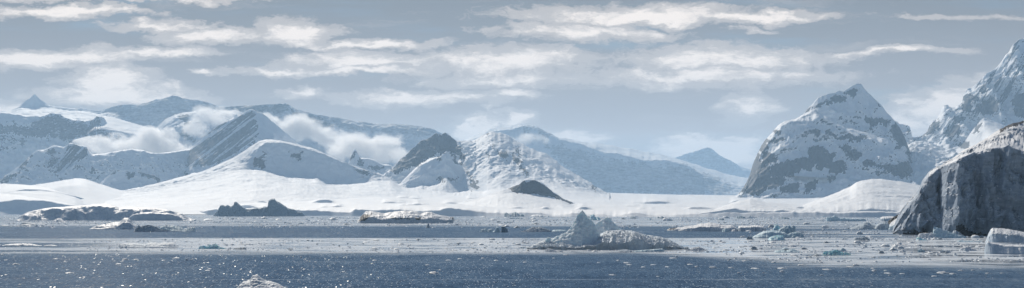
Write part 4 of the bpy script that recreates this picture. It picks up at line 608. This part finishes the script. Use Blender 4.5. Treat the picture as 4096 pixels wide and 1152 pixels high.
def piece(px, base, w, h, kind, label, cat, group=None, name='ice_fragment', pick=None):
    D = dist(base); me = PROTO[kind][pick if pick is not None else random.randrange(len(PROTO[kind]))]
    o = bpy.data.objects.new(name, me); COL.objects.link(o)
    o.location = (wx(px, D), D, 0); sx = max(.05, w / 2 / F * D); sz = max(.03, h / F * D)
    o.scale = (sx, sx * random.uniform(.9, 1.5), sz); o.rotation_euler = (0, 0, random.uniform(-.5, .5))
    return tag(o, label, cat, group)
G1 = 'white ice scraps drifting on the near dark water'; L1 = 'small white scrap of ice drifting on dark rippled near water'
for cx, cy, w, h in [(160, 599, 90, 16), (560, 545, 50, 8), (700, 686, 110, 12), (1260, 552, 90, 14), (1370, 550, 50, 8), (1780, 534, 70, 6), (1880, 556, 40, 22), (1920, 556, 40, 14), (1640, 558, 40, 6), (1195, 595, 60, 8), (2110, 645, 40, 7), (2090, 660, 50, 6), (790, 547, 30, 5), (20, 500, 30, 8)]:
    piece(K * cx, 820 + K * cy, w * K, h * K, 'mound' if h > 9 else 'floe', L1, 'ice fragment', G1, pick=0)
for cx, cy, w, h in [(455, 530, 30, 14), (1195, 558, 50, 7), (1725, 606, 40, 8), (2050, 543, 50, 7), (2415, 560, 50, 8), (2280, 536, 40, 6), (1935, 556, 60, 5), (1790, 690, 140, 24), (600, 574, 30, 6), (2525, 575, 30, 6), (2550, 500, 25, 12), (1850, 655, 30, 6), (880, 672, 40, 5)]:
    piece(1024 + K * cx, 820 + K * cy, w * K, h * K, 'mound' if h > 9 else 'floe', L1, 'ice fragment', G1, pick=0)
for cx, cy, w, h in [(130, 578, 40, 7), (545, 505, 90, 12), (420, 536, 30, 6), (1070, 562, 50, 12), (1155, 584, 100, 10), (1320, 627, 50, 9), (1560, 624, 50, 9), (1655, 524, 45, 16), (1615, 537, 90, 9), (1175, 602, 60, 7), (1420, 603, 60, 6), (1010, 706, 100, 12), (2285, 688, 60, 14), (1860, 625, 60, 14), (2020, 630, 110, 14), (2205, 634, 80, 12), (2335, 563, 60, 8), (870, 580, 40, 6), (1465, 720, 40, 5), (2440, 640, 90, 9), (1790, 600, 70, 8), (2530, 685, 30, 12)]:
    piece(2048 + K * cx, 820 + K * cy, w * K, h * K, 'mound' if h > 9 else 'floe', L1, 'ice fragment', G1, pick=0)
for cx, cy, w, h in [(140, 640, 120, 14), (145, 676, 75, 20), (390, 533, 60, 16), (535, 582, 60, 14), (540, 712, 60, 14), (885, 612, 90, 22), (825, 624, 100, 12), (590, 652, 130, 12), (1070, 666, 70, 18), (1050, 640, 40, 8), (1200, 688, 80, 8), (1180, 660, 40, 6), (1940, 662, 90, 12), (2060, 660, 50, 12), (1760, 688, 170, 22), (1860, 696, 90, 14), (2210, 690, 70, 10), (1225, 712, 50, 12), (2135, 640, 40, 6), (1670, 718, 60, 8), (2350, 690, 50, 10), (60, 580, 70, 14), (340, 606, 100, 14), (950, 580, 60, 8), (1350, 693, 60, 7)]:
    piece(3072 + K * cx, 820 + K * cy, w * K, h * K, 'mound' if h > 9 else 'floe', L1, 'ice fragment', G1, pick=0)
G2 = 'ice fragments frozen into the pale slush band'; L2 = 'small ragged ice fragment lying in the pale smooth slush band'
for i in range(85):
    px = random.uniform(620, 3080); py = random.uniform(957, 1002)
    if 2110 < px < 2780 and py > 960: py = random.uniform(1003, 1009)
    piece(px, py, random.uniform(8, 30), random.uniform(2.2, 6), random.choice(['floe', 'mound', 'jag', 'floe']), L2, 'ice fragment', G2)
G3 = 'ice lumps in the brash field around the blue cluster and cliff foot'; L3 = 'small lump in the crowded brash ice left of and below the ice cliff'
for i in range(75):
    px = random.uniform(2960, 4096); py = 905 + 120 * random.random() ** .9
    if px > 3560 and py < 945: py = random.uniform(950, 1030)
    if px > 3930 and py < 1020: px = random.uniform(3100, 3900); py = random.uniform(965, 1030)
    w = random.uniform(10, 44); piece(px, py, w, w * random.uniform(.15, .4), random.choice(['lump', 'jag', 'mound', 'floe', 'mound']), L3, 'ice fragment', G3)
G4 = 'far ice pieces in the glittering strip along the shore'; L4 = 'small far piece of ice in the glittering strip before the shore'
for i in range(80):
    px = random.uniform(0, 3600); py = random.choice([random.uniform(868, 884), random.uniform(880, 912)])
    if 60 < px < 780 and py < 884: px = random.uniform(780, 3500)
    w = random.uniform(12, 46); piece(px, py, w, w * random.uniform(.1, .3), random.choice(['lump', 'jag', 'mound', 'floe']), L4, 'ice fragment', G4)
# uncountable brash: one mesh of thousands of flat scraps
def brash_field(n):
    Vs, Fs = [], []; o = 0; k = 7
    def add(px, py, wpx, hz):
        nonlocal o
        D = dist(py); x = wx(px, D); r = wpx / 2 / F * D; ry = r * RNG.uniform(.8, 1.6)
        a = np.sort(RNG.uniform(0, 2 * np.pi, k)); rr = RNG.uniform(.65, 1.1, k)
        ring = np.stack([x + np.cos(a) * rr * r, D + np.sin(a) * rr * ry, np.full(k, -.05)], -1)
        top = np.stack([x + np.cos(a) * rr * r * .5, D + np.sin(a) * rr * ry * .5, hz * RNG.uniform(.4, 1.0, k)], -1)
        apex = np.array([[x + RNG.uniform(-.3, .3) * r, D, hz * RNG.uniform(.9, 1.5)]])
        Vs.append(np.concatenate([ring, top, apex]))
        for i in range(k):
            j = (i + 1) % k; Fs.append((o + i, o + j, o + k + j)); Fs.append((o + i, o + k + j, o + k + i)); Fs.append((o + k + i, o + k + j, o + 2 * k))
        o += 2 * k + 1
    def cl(px, py): return fbm(px / 240.0, py / 11.0, 0, 55, 4)
    cnt = 0
    while cnt < n:
        u = RNG.random()
        if u < .34: px, py = RNG.uniform(-100, 3700), RNG.uniform(868, 912); w = RNG.uniform(4, 16); thr = .0 if py > 896 else -.15
        elif u < .60: px, py = RNG.uniform(350, 3200), RNG.uniform(955, 1006); w = RNG.uniform(3, 14); thr = .0 if py < 994 else -.3
        elif u < .92: px, py = RNG.uniform(2900, 4250), RNG.uniform(905, 1050); w = RNG.uniform(4, 20); thr = -.05 if px > 3050 else .15
        elif u < .97: px, py = RNG.uniform(-50, 4150), RNG.uniform(1010, 1150); w = RNG.uniform(3, 9); thr = .25
        else: px, py = RNG.uniform(1500, 3400), RNG.uniform(1004, 1011); w = RNG.uniform(4, 14); thr = -.5
        if px < 3000 and 914 < py < 953: continue
        if cl(np.array([px]), np.array([py]))[0] < thr: continue
        D = dist(py); add(px, py, w, w / F * D * RNG.uniform(.05, .24)); cnt += 1
    return np.concatenate(Vs), np.array(Fs)
V, Fc = brash_field(6500)
o = mesh_obj('brash_ice', V, Fc, MAT['brash'], smooth=False, origin=np.zeros(3)); tag(o, 'scattered brash ice scraps too many to count over the bay', 'brash ice', kind='stuff')

# ================================================================ BIRDS
def bird(name, label, px, py, D, span, pose, rz):
    root = bpy.data.objects.new(name, None); COL.objects.link(root); root.location = (wx(px, D), D, wz(py, D)); root.rotation_euler = (0, 0, rz); tag(root, label, 'bird')
    s = span / 2
    bm = bmesh.new(); bmesh.ops.create_uvsphere(bm, u_segments=12, v_segments=10, radius=1)
    for v in bm.verts:
        x, y, z = v.co; taper = 1 - .55 * max(0, -y) if y < 0 else 1 - .35 * y
        v.co = (x * .09 * s * taper * 1.6, y * .38 * s, z * .09 * s * taper * 1.6)
    for f in bm.faces: f.smooth = True
    me = bpy.data.meshes.new('body'); bm.to_mesh(me); bm.free(); me.materials.append(MAT['bird']); b = bpy.data.objects.new('body', me); COL.objects.link(b); b.parent = root
    for sg in (-1, 1):
        n = 10; ys = []; Vv = []; Ff = []
        for i in range(n + 1):
            q = i / n; x = sg * s * q; z = s * pose(q); ch = .26 * s * (1 - .75 * q ** 2.2); le = .14 * s - .12 * s * q * q; th = .018 * s * (1 - .6 * q)
            Vv += [(x, le, z), (x, le - ch * .4, z + th), (x, le - ch, z), (x, le - ch * .4, z - th * .5)]
        for i in range(n):
            for j in range(4):
                a = i * 4 + j; b2 = i * 4 + (j + 1) % 4; Ff.append((a, b2, b2 + 4, a + 4))
        me = bpy.data.meshes.new('wing'); me.from_pydata(Vv, [], Ff); me.materials.append(MAT['bird']); w = bpy.data.objects.new('wing', me); COL.objects.link(w); w.parent = root
bird('seabird', 'dark seabird gliding with drooped wings before the fluted right mountain', 3839, 425, 420, 1.1, lambda q: .1 + .22 * q - .62 * q * q, .15)
bird('seabird', 'tiny dark seabird flying low over the shore left of the sunlit snow dome', 2957, 853, 700, 1.0, lambda q: .35 * q - .1 * q * q, 1.0)

# ================================================================ WATER
wv = np.array([(-30000, -200, 0), (30000, -200, 0), (30000, 30000, 0), (-30000, 30000, 0)], float)
m, t, b, co = new_mat('sea_water')
geo = t.node('ShaderNodeNewGeometry'); P = geo.outputs['Position']
X, Y, Z = t.sep(P)
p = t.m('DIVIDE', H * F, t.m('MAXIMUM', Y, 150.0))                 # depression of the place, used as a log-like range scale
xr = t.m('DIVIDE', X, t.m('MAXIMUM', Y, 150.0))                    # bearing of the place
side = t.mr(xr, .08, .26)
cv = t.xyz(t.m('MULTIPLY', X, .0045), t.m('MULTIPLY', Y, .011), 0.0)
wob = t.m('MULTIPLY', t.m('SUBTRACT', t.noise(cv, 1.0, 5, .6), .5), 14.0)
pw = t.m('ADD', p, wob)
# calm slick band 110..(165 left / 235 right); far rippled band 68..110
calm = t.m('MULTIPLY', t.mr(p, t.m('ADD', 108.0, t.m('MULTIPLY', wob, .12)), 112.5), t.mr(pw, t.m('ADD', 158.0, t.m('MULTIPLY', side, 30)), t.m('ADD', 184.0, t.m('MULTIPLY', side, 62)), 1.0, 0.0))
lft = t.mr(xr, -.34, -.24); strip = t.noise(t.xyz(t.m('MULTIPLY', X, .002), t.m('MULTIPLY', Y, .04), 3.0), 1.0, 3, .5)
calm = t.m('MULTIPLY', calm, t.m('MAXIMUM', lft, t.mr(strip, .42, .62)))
# brash-damped calmer water on the right; shore strip painted pale in place of sun glitter
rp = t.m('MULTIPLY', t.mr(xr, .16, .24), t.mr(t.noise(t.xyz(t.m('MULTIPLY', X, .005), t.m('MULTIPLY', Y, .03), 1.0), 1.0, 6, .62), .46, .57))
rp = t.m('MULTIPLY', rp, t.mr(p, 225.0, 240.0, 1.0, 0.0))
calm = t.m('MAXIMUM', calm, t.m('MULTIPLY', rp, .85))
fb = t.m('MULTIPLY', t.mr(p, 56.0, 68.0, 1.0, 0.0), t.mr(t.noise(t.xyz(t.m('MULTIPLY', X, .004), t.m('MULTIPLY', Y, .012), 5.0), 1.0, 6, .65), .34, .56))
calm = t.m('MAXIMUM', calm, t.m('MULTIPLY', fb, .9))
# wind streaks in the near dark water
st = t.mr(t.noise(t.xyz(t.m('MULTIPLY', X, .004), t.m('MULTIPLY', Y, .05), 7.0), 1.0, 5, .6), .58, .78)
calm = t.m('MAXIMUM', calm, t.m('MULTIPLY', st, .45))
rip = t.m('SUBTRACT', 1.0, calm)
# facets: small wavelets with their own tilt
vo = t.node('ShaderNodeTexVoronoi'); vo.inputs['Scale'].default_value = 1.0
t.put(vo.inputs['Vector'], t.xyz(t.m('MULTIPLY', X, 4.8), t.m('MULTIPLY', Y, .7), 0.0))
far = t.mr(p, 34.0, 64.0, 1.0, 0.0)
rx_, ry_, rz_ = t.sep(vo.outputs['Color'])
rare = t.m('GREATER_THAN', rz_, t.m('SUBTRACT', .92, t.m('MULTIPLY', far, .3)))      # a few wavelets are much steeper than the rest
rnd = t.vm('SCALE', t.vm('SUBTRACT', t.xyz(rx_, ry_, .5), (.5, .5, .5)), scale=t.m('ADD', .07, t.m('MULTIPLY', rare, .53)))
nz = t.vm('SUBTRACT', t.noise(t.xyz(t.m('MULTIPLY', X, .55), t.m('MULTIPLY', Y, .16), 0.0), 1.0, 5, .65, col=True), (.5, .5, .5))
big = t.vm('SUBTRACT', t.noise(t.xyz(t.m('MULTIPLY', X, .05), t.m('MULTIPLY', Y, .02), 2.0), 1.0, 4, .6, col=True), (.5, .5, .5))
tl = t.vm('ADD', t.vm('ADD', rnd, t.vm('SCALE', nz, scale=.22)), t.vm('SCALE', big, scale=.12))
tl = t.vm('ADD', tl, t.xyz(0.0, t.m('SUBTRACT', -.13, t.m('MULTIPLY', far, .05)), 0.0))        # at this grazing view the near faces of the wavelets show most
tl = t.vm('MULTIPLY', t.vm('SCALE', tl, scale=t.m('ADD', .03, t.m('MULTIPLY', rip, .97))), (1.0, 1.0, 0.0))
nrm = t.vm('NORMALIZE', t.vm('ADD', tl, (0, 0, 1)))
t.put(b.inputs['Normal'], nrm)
slush = t.m('MULTIPLY', calm, t.mr(t.noise(t.xyz(t.m('MULTIPLY', X, .03), t.m('MULTIPLY', Y, .035), 0.0), 1.0, 8, .72), .40, .56))  # pale film: slush, plus the calm water's bright reflection painted in
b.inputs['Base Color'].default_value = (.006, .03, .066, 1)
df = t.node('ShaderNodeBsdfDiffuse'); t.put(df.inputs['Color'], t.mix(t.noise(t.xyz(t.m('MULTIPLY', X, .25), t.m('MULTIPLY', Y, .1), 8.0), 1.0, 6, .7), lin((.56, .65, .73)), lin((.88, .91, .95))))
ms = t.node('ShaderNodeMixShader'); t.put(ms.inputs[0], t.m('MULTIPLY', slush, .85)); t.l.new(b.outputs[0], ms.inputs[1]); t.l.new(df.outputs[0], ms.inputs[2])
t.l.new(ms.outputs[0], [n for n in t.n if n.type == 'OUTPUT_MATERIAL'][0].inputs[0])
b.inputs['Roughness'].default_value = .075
b.inputs['IOR'].default_value = 1.33; MAT['water'] = m
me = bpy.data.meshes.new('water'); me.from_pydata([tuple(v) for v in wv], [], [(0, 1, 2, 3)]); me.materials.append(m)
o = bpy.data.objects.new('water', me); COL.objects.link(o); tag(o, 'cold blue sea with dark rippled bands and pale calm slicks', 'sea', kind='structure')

# ================================================================ LOW CLOUDS
def cloud(label, blobs, D, dens, thick, seed, detail=1.0):
    """blobs: (px, py, rx, ry) puffs at distance D; density fades towards each puff's edge and is broken by noise"""
    E = [(np.array([wx(a, D), D + dz * thick, wz(b_, D)]), np.array([rx / F * D, thick, ry / F * D])) for a, b_, rx, ry, dz in blobs]
    c0 = np.mean([e[0] for e in E], 0)
    bm = bmesh.new()
    for c, r in E:
        q = bmesh.ops.create_icosphere(bm, subdivisions=2, radius=1.0)
        for v in q['verts']:
            v.co = ((c - c0) + np.array(v.co[:]) * r * 1.25).tolist()
    h = bmesh.ops.convex_hull(bm, input=list(bm.verts)); 
    bmesh.ops.delete(bm, geom=list({e for e in h['geom_interior'] if isinstance(e, bmesh.types.BMVert)}), context='VERTS')
    keep = {f for f in h['geom'] if isinstance(f, bmesh.types.BMFace)}
    bmesh.ops.delete(bm, geom=[f for f in bm.faces if f not in keep], context='FACES')
    bmesh.ops.recalc_face_normals(bm, faces=bm.faces)
    me = bpy.data.meshes.new('cloud'); bm.to_mesh(me); bm.free()
    mt = bpy.data.materials.new('cloud_vapour'); mt.use_nodes = True; t = NT(mt.node_tree); t.n.clear()
    out = t.node('ShaderNodeOutputMaterial'); pv = t.node('ShaderNodeVolumePrincipled'); t.l.new(pv.outputs[0], out.inputs['Volume'])
    co = t.node('ShaderNodeTexCoord').outputs['Object']
    S = 300.0
    wrp = t.vm('SCALE', t.vm('SUBTRACT', t.noise(t.vm('ADD', co, (seed * 911.0, 0, 0)), 1 / S, 6, .68, col=True), (.5, .5, .5)), scale=S * 1.25)
    cw = t.vm('ADD', co, wrp); mk = None
    for c, r in E:
        d = t.vm('LENGTH', t.vm('DIVIDE', t.vm('SUBTRACT', cw, tuple(c - c0)), tuple(r)))
        d = t.m('SUBTRACT', 1.0, d); mk = d if mk is None else t.m('MAXIMUM', mk, d)
    nn = t.noise(t.vm('ADD', co, (seed * 37.0, 0, 0)), 2.6 / S, 6, .6)
    f = t.mr(t.m('ADD', mk, t.m('MULTIPLY', t.m('SUBTRACT', nn, .5), 2.3)), .08, .75)
    t.put(pv.inputs['Density'], t.m('MULTIPLY', f, dens * 2.0)); pv.inputs['Color'].default_value = (1, 1, 1, 1); pv.inputs['Anisotropy'].default_value = .35
    me.materials.append(mt); o = bpy.data.objects.new('cloud', me); COL.objects.link(o); o.location = c0.tolist()
    return tag(o, label, 'cloud')
cloud('white cloud bank lying in the glacier basin left of the streaked mountain', [(520, 585, 190, 48, 0), (620, 590, 170, 50, .2), (700, 600, 110, 36, 0), (400, 580, 90, 26, -.2), (620, 545, 90, 40, .3)], 10900, .009, 230, 1)
cloud('ragged cloud wisp clinging to the snowy summit above the streaked mountain', [(810, 450, 60, 40, 0), (850, 480, 80, 40, 0), (790, 520, 60, 40, 0), (900, 450, 50, 22, 0)], 11500, .006, 150, 2)
cloud('slanting cloud bank sliding right from the streaked peak', [(1090, 480, 80, 26, 0), (1170, 505, 100, 45, 0), (1250, 530, 110, 55, 0), (1330, 560, 100, 45, 0), (1200, 480, 60, 40, .2)], 11250, .009, 180, 3)
cloud('broad cloud bank settled behind the long shaded ridge', [(1430, 570, 120, 48, 0), (1520, 570, 110, 45, 0), (1400, 610, 120, 40, 0), (1540, 625, 120, 42, 0), (1470, 590, 130, 50, .2)], 10800, .008, 220, 4)
cloud('thin cloud shred hanging on the far hazy ridge, right of centre', [(2100, 560, 80, 26, 0), (2150, 565, 60, 24, 0)], 11900, .004, 120, 5)

# ================================================================ HAZE
hv = bpy.data.meshes.new('haze'); bm = bmesh.new(); bmesh.ops.create_cube(bm, size=1.0)
for v in bm.verts: v.co = (v.co.x * 62000, v.co.y * 31000, v.co.z * 1410)
bm.to_mesh(hv); bm.free()
ho = bpy.data.objects.new('haze', hv); COL.objects.link(ho); ho.location = (0, 15100, 1410 / 2 - 5.0)
hm = bpy.data.materials.new('pale_air'); hm.use_nodes = True; t = NT(hm.node_tree); t.n.clear()
out = t.node('ShaderNodeOutputMaterial'); pv = t.node('ShaderNodeVolumePrincipled'); t.l.new(pv.outputs[0], out.inputs['Volume'])
pv.inputs['Density'].default_value = 4.8e-5; pv.inputs['Color'].default_value = (.49, .735, 1.0, 1); pv.inputs['Anisotropy'].default_value = .2
hv.materials.append(hm); tag(ho, 'pale bluish sea haze filling the whole bay', 'haze', kind='stuff')

# ================================================================ SKY, SUN
SUN_AZ, SUN_EL = math.radians(-18), math.radians(31)
w = bpy.data.worlds.new("World"); C.world = w; w.use_nodes = True; t = NT(w.node_tree); t.n.clear()
out = t.node('ShaderNodeOutputWorld'); bg = t.node('ShaderNodeBackground'); t.l.new(bg.outputs[0], out.inputs[0])
sky = t.node('ShaderNodeTexSky'); sky.sky_type = 'NISHITA'; sky.sun_disc = False; sky.sun_elevation = SUN_EL; sky.sun_rotation = SUN_AZ
sky.air_density = 1.0; sky.dust_density = 0.0; sky.ozone_density = 3.0; sky.altitude = 0
g = t.node('ShaderNodeTexCoord').outputs['Generated']
x, y, z = t.sep(g); ys = t.m('MAXIMUM', y, .12)
U = t.m('MULTIPLY', t.m('DIVIDE', x, ys), 5.627); Vv = t.m('MULTIPLY', t.m('DIVIDE', z, ys), 5.627)     # bearing and elevation
uv = t.xyz(U, t.m('MULTIPLY', Vv, 2.6), 0.0)
w1 = t.vm('SUBTRACT', t.noise(uv, 2.2, 5, .6, col=True), (.5, .5, .5)); w2 = t.vm('SUBTRACT', t.noise(uv, 9.0, 5, .62, col=True), (.5, .5, .5))
wr = t.vm('ADD', t.vm('MULTIPLY', w1, (.34, .12, 0)), t.vm('MULTIPLY', w2, (.16, .055, 0)))
wu, wv_, _ = t.sep(wr); Uw = t.m('ADD', U, wu); Vw = t.m('ADD', Vv, wv_)
CLOUDS = [(450, 0, 560, 22, 18, 1), (220, 46, 430, 20, 24, 1), (620, 100, 230, 28, 20, .9), (830, 150, 240, 45, 34, 1), (1180, 130, 190, 58, 55, 1.1), (1500, 170, 330, 24, 20, .95), (180, 222, 520, 44, 48, 1.05), (600, 212, 300, 26, 22, .9),
          (1450, 245, 330, 50, 26, 1), (1130, 272, 260, 20, 20, .95), (1450, 275, 420, 18, 16, .8), (2010, 240, 430, 50, 70, .85), (2050, 310, 420, 30, 34, .6), (2560, 72, 600, 62, 30, 1.05), (2340, 130, 380, 42, 45, .85), (3050, 58, 340, 22, 22, .95), (2900, 235, 440, 64, 50, .85), (2850, 300, 560, 40, 50, .75), (3540, 205, 340, 16, 20, .8),
          (440, 330, 190, 80, 70, 1.2), (430, 385, 360, 50, 40, 1.0), (650, 385, 220, 46, 34, .95), (1200, 362, 130, 28, 34, .9), (1700, 390, 420, 34, 40, .85), (2050, 375, 140, 34, 28, .9), (1900, 535, 150, 70, 70, 1.3), (2050, 480, 90, 40, 60, 1.2), (2250, 550, 260, 40, 40, 1.1), (1955, 440, 22, 90, 60, .5),
          (2980, 430, 110, 60, 70, .75), (2850, 590, 400, 80, 90, 1.3), (3780, 420, 210, 80, 150, 1.15), (3620, 500, 190, 70, 90, 1.0), (3880, 370, 130, 70, 100, 1.0), (0, 432, 170, 40, 44, 1.0), (3020, 115, 80, 14, 14, .7), (820, 287, 70, 13, 12, .7), (4200, 330, 200, 60, 60, .6), (3900, 60, 250, 10, 10, .25), (-300, 330, 250, 60, 50, .8), (4500, 200, 300, 40, 40, .8)]
mk = None; sh_ = None
for cx, cy, rx, up, lo, wt in CLOUDS:
    du = t.m('MULTIPLY', t.m('SUBTRACT', Uw, (cx - CX) / 1000.0), 1000.0 / rx)
    dv = t.m('SUBTRACT', Vw, (HZ - cy) / 1000.0)
    dv = t.m('MAXIMUM', t.m('MULTIPLY', dv, 1000.0 / up), t.m('MULTIPLY', dv, -1000.0 / lo))
    d = t.m('SUBTRACT', 1.0, t.m('SQRT', t.m('MULTIPLY_ADD', du, du, t.m('MULTIPLY', dv, dv))))
    d = t.m('MULTIPLY', d, wt) if wt != 1 else d
    mk = d if mk is None else t.m('SMOOTH_MAX', mk, d, .15)
fine = t.noise(t.xyz(t.m('MULTIPLY', Uw, 1.0), t.m('MULTIPLY', Vw, 3.0), 1.0), 8.0, 9, .68)
gen = t.m('SUBTRACT', t.noise(t.xyz(t.m('MULTIPLY', x, 1.0), t.m('MULTIPLY', y, 1.0), t.m('MULTIPLY', z, 4.0)), 3.0, 6, .6), .64)   # cloud elsewhere in the sky
outside = t.mr(t.m('MAXIMUM', t.mr(Vv, .9, 1.4, 0.0, .8), t.m('SUBTRACT', 1.0, t.mr(y, .3, .8))), 0.0, 1.0)
mk = t.m('MAXIMUM', mk, t.m('SUBTRACT', t.m('MULTIPLY', gen, 3.0), t.m('MULTIPLY', t.m('SUBTRACT', 1.0, outside), 3.0)))
bil = t.noise(t.xyz(Uw, t.m('MULTIPLY', Vw, 1.7), 6.0), 15.0, 6, .66)
mf = t.m('ADD', mk, t.m('ADD', t.m('MULTIPLY', t.m('SUBTRACT', fine, .5), 1.2), t.m('MULTIPLY', t.m('SUBTRACT', bil, .5), .8)))
wisp = t.mr(t.noise(t.xyz(t.m('MULTIPLY', Uw, .55), t.m('MULTIPLY', Vw, 6.0), 9.0), 2.6, 7, .6), .53, .75)
cover = t.m('MAXIMUM', t.mr(mf, -.2, .14), t.m('MULTIPLY', wisp, t.mr(y, .3, .8, 0.0, .5)))
body = t.mr(t.m('ADD', mf, t.m('MULTIPLY', t.m('SUBTRACT', t.noise(uv, 5.0, 6, .6), .5), 1.2)), .15, .8)
ccol = t.mix(body, lin((11.5, 10.0, 8.9)), lin((23.5, 20.4, 17.8)))
# thin veil of high cloud greys the clear sky
veil = t.noise(t.xyz(t.m('MULTIPLY', U, .5), t.m('MULTIPLY', Vv, 3.2), 4.0), 2.2, 6, .55)
vcol = t.mix(t.mr(z, .0, .075), lin((18.5, 14.2, 11.5)), t.mix(t.mr(z, .0, .16), lin((11.4, 9.4, 8.1)), lin((4.1, 4.0, 4.05))))
base = t.mix(t.m('MULTIPLY', t.m('MAXIMUM', t.mr(veil, .1, .5), t.mr(z, .035, .085, 1.0, 0.0)), t.mr(z, .15, .26, 1.0, .0)), sky.outputs[0], vcol)
base = t.mix(t.mr(y, -.1, .55), sky.outputs[0], base)
t.put(bg.inputs['Color'], t.mix(t.m('MULTIPLY', cover, .95), base, ccol)); bg.inputs['Strength'].default_value = .05
w.cycles.sampling_method = 'MANUAL'; w.cycles.sample_map_resolution = 1024
sl = bpy.data.lights.new('sun', 'SUN'); sl.energy = 4.7; sl.angle = math.radians(.53); sl.color = (1.0, .91, .79)
so = bpy.data.objects.new('sun', sl); COL.objects.link(so)
from mathutils import Vector
sd_ = Vector((math.sin(SUN_AZ) * math.cos(SUN_EL), math.cos(SUN_AZ) * math.cos(SUN_EL), math.sin(SUN_EL)))
so.rotation_euler = (-sd_).to_track_quat('-Z', 'Y').to_euler(); so.location = (0, 0, 60)

# ================================================================ CAMERA
cam = bpy.data.cameras.new('camera'); cam.sensor_width = 36; cam.lens = 36 * F / 4096; cam.shift_y = (HZ - 576) / 4096
cam.clip_start = 1; cam.clip_end = 80000
co_ = bpy.data.objects.new('camera', cam); COL.objects.link(co_); co_.location = (0, 0, H); co_.rotation_euler = (math.pi / 2, 0, 0)
C.camera = co_
C.view_settings.view_transform = 'Standard'; C.view_settings.look = 'None'; C.view_settings.exposure = 0.08; C.view_settings.gamma = 1
cy_ = C.cycles; cy_.volume_bounces = 4; cy_.max_bounces = 6; cy_.diffuse_bounces = 2; cy_.glossy_bounces = 2; cy_.use_denoising = True
cy_.volume_step_rate = .4; cy_.volume_max_steps = 256; cy_.sample_clamp_indirect = 6; cy_.sample_clamp_direct = 7
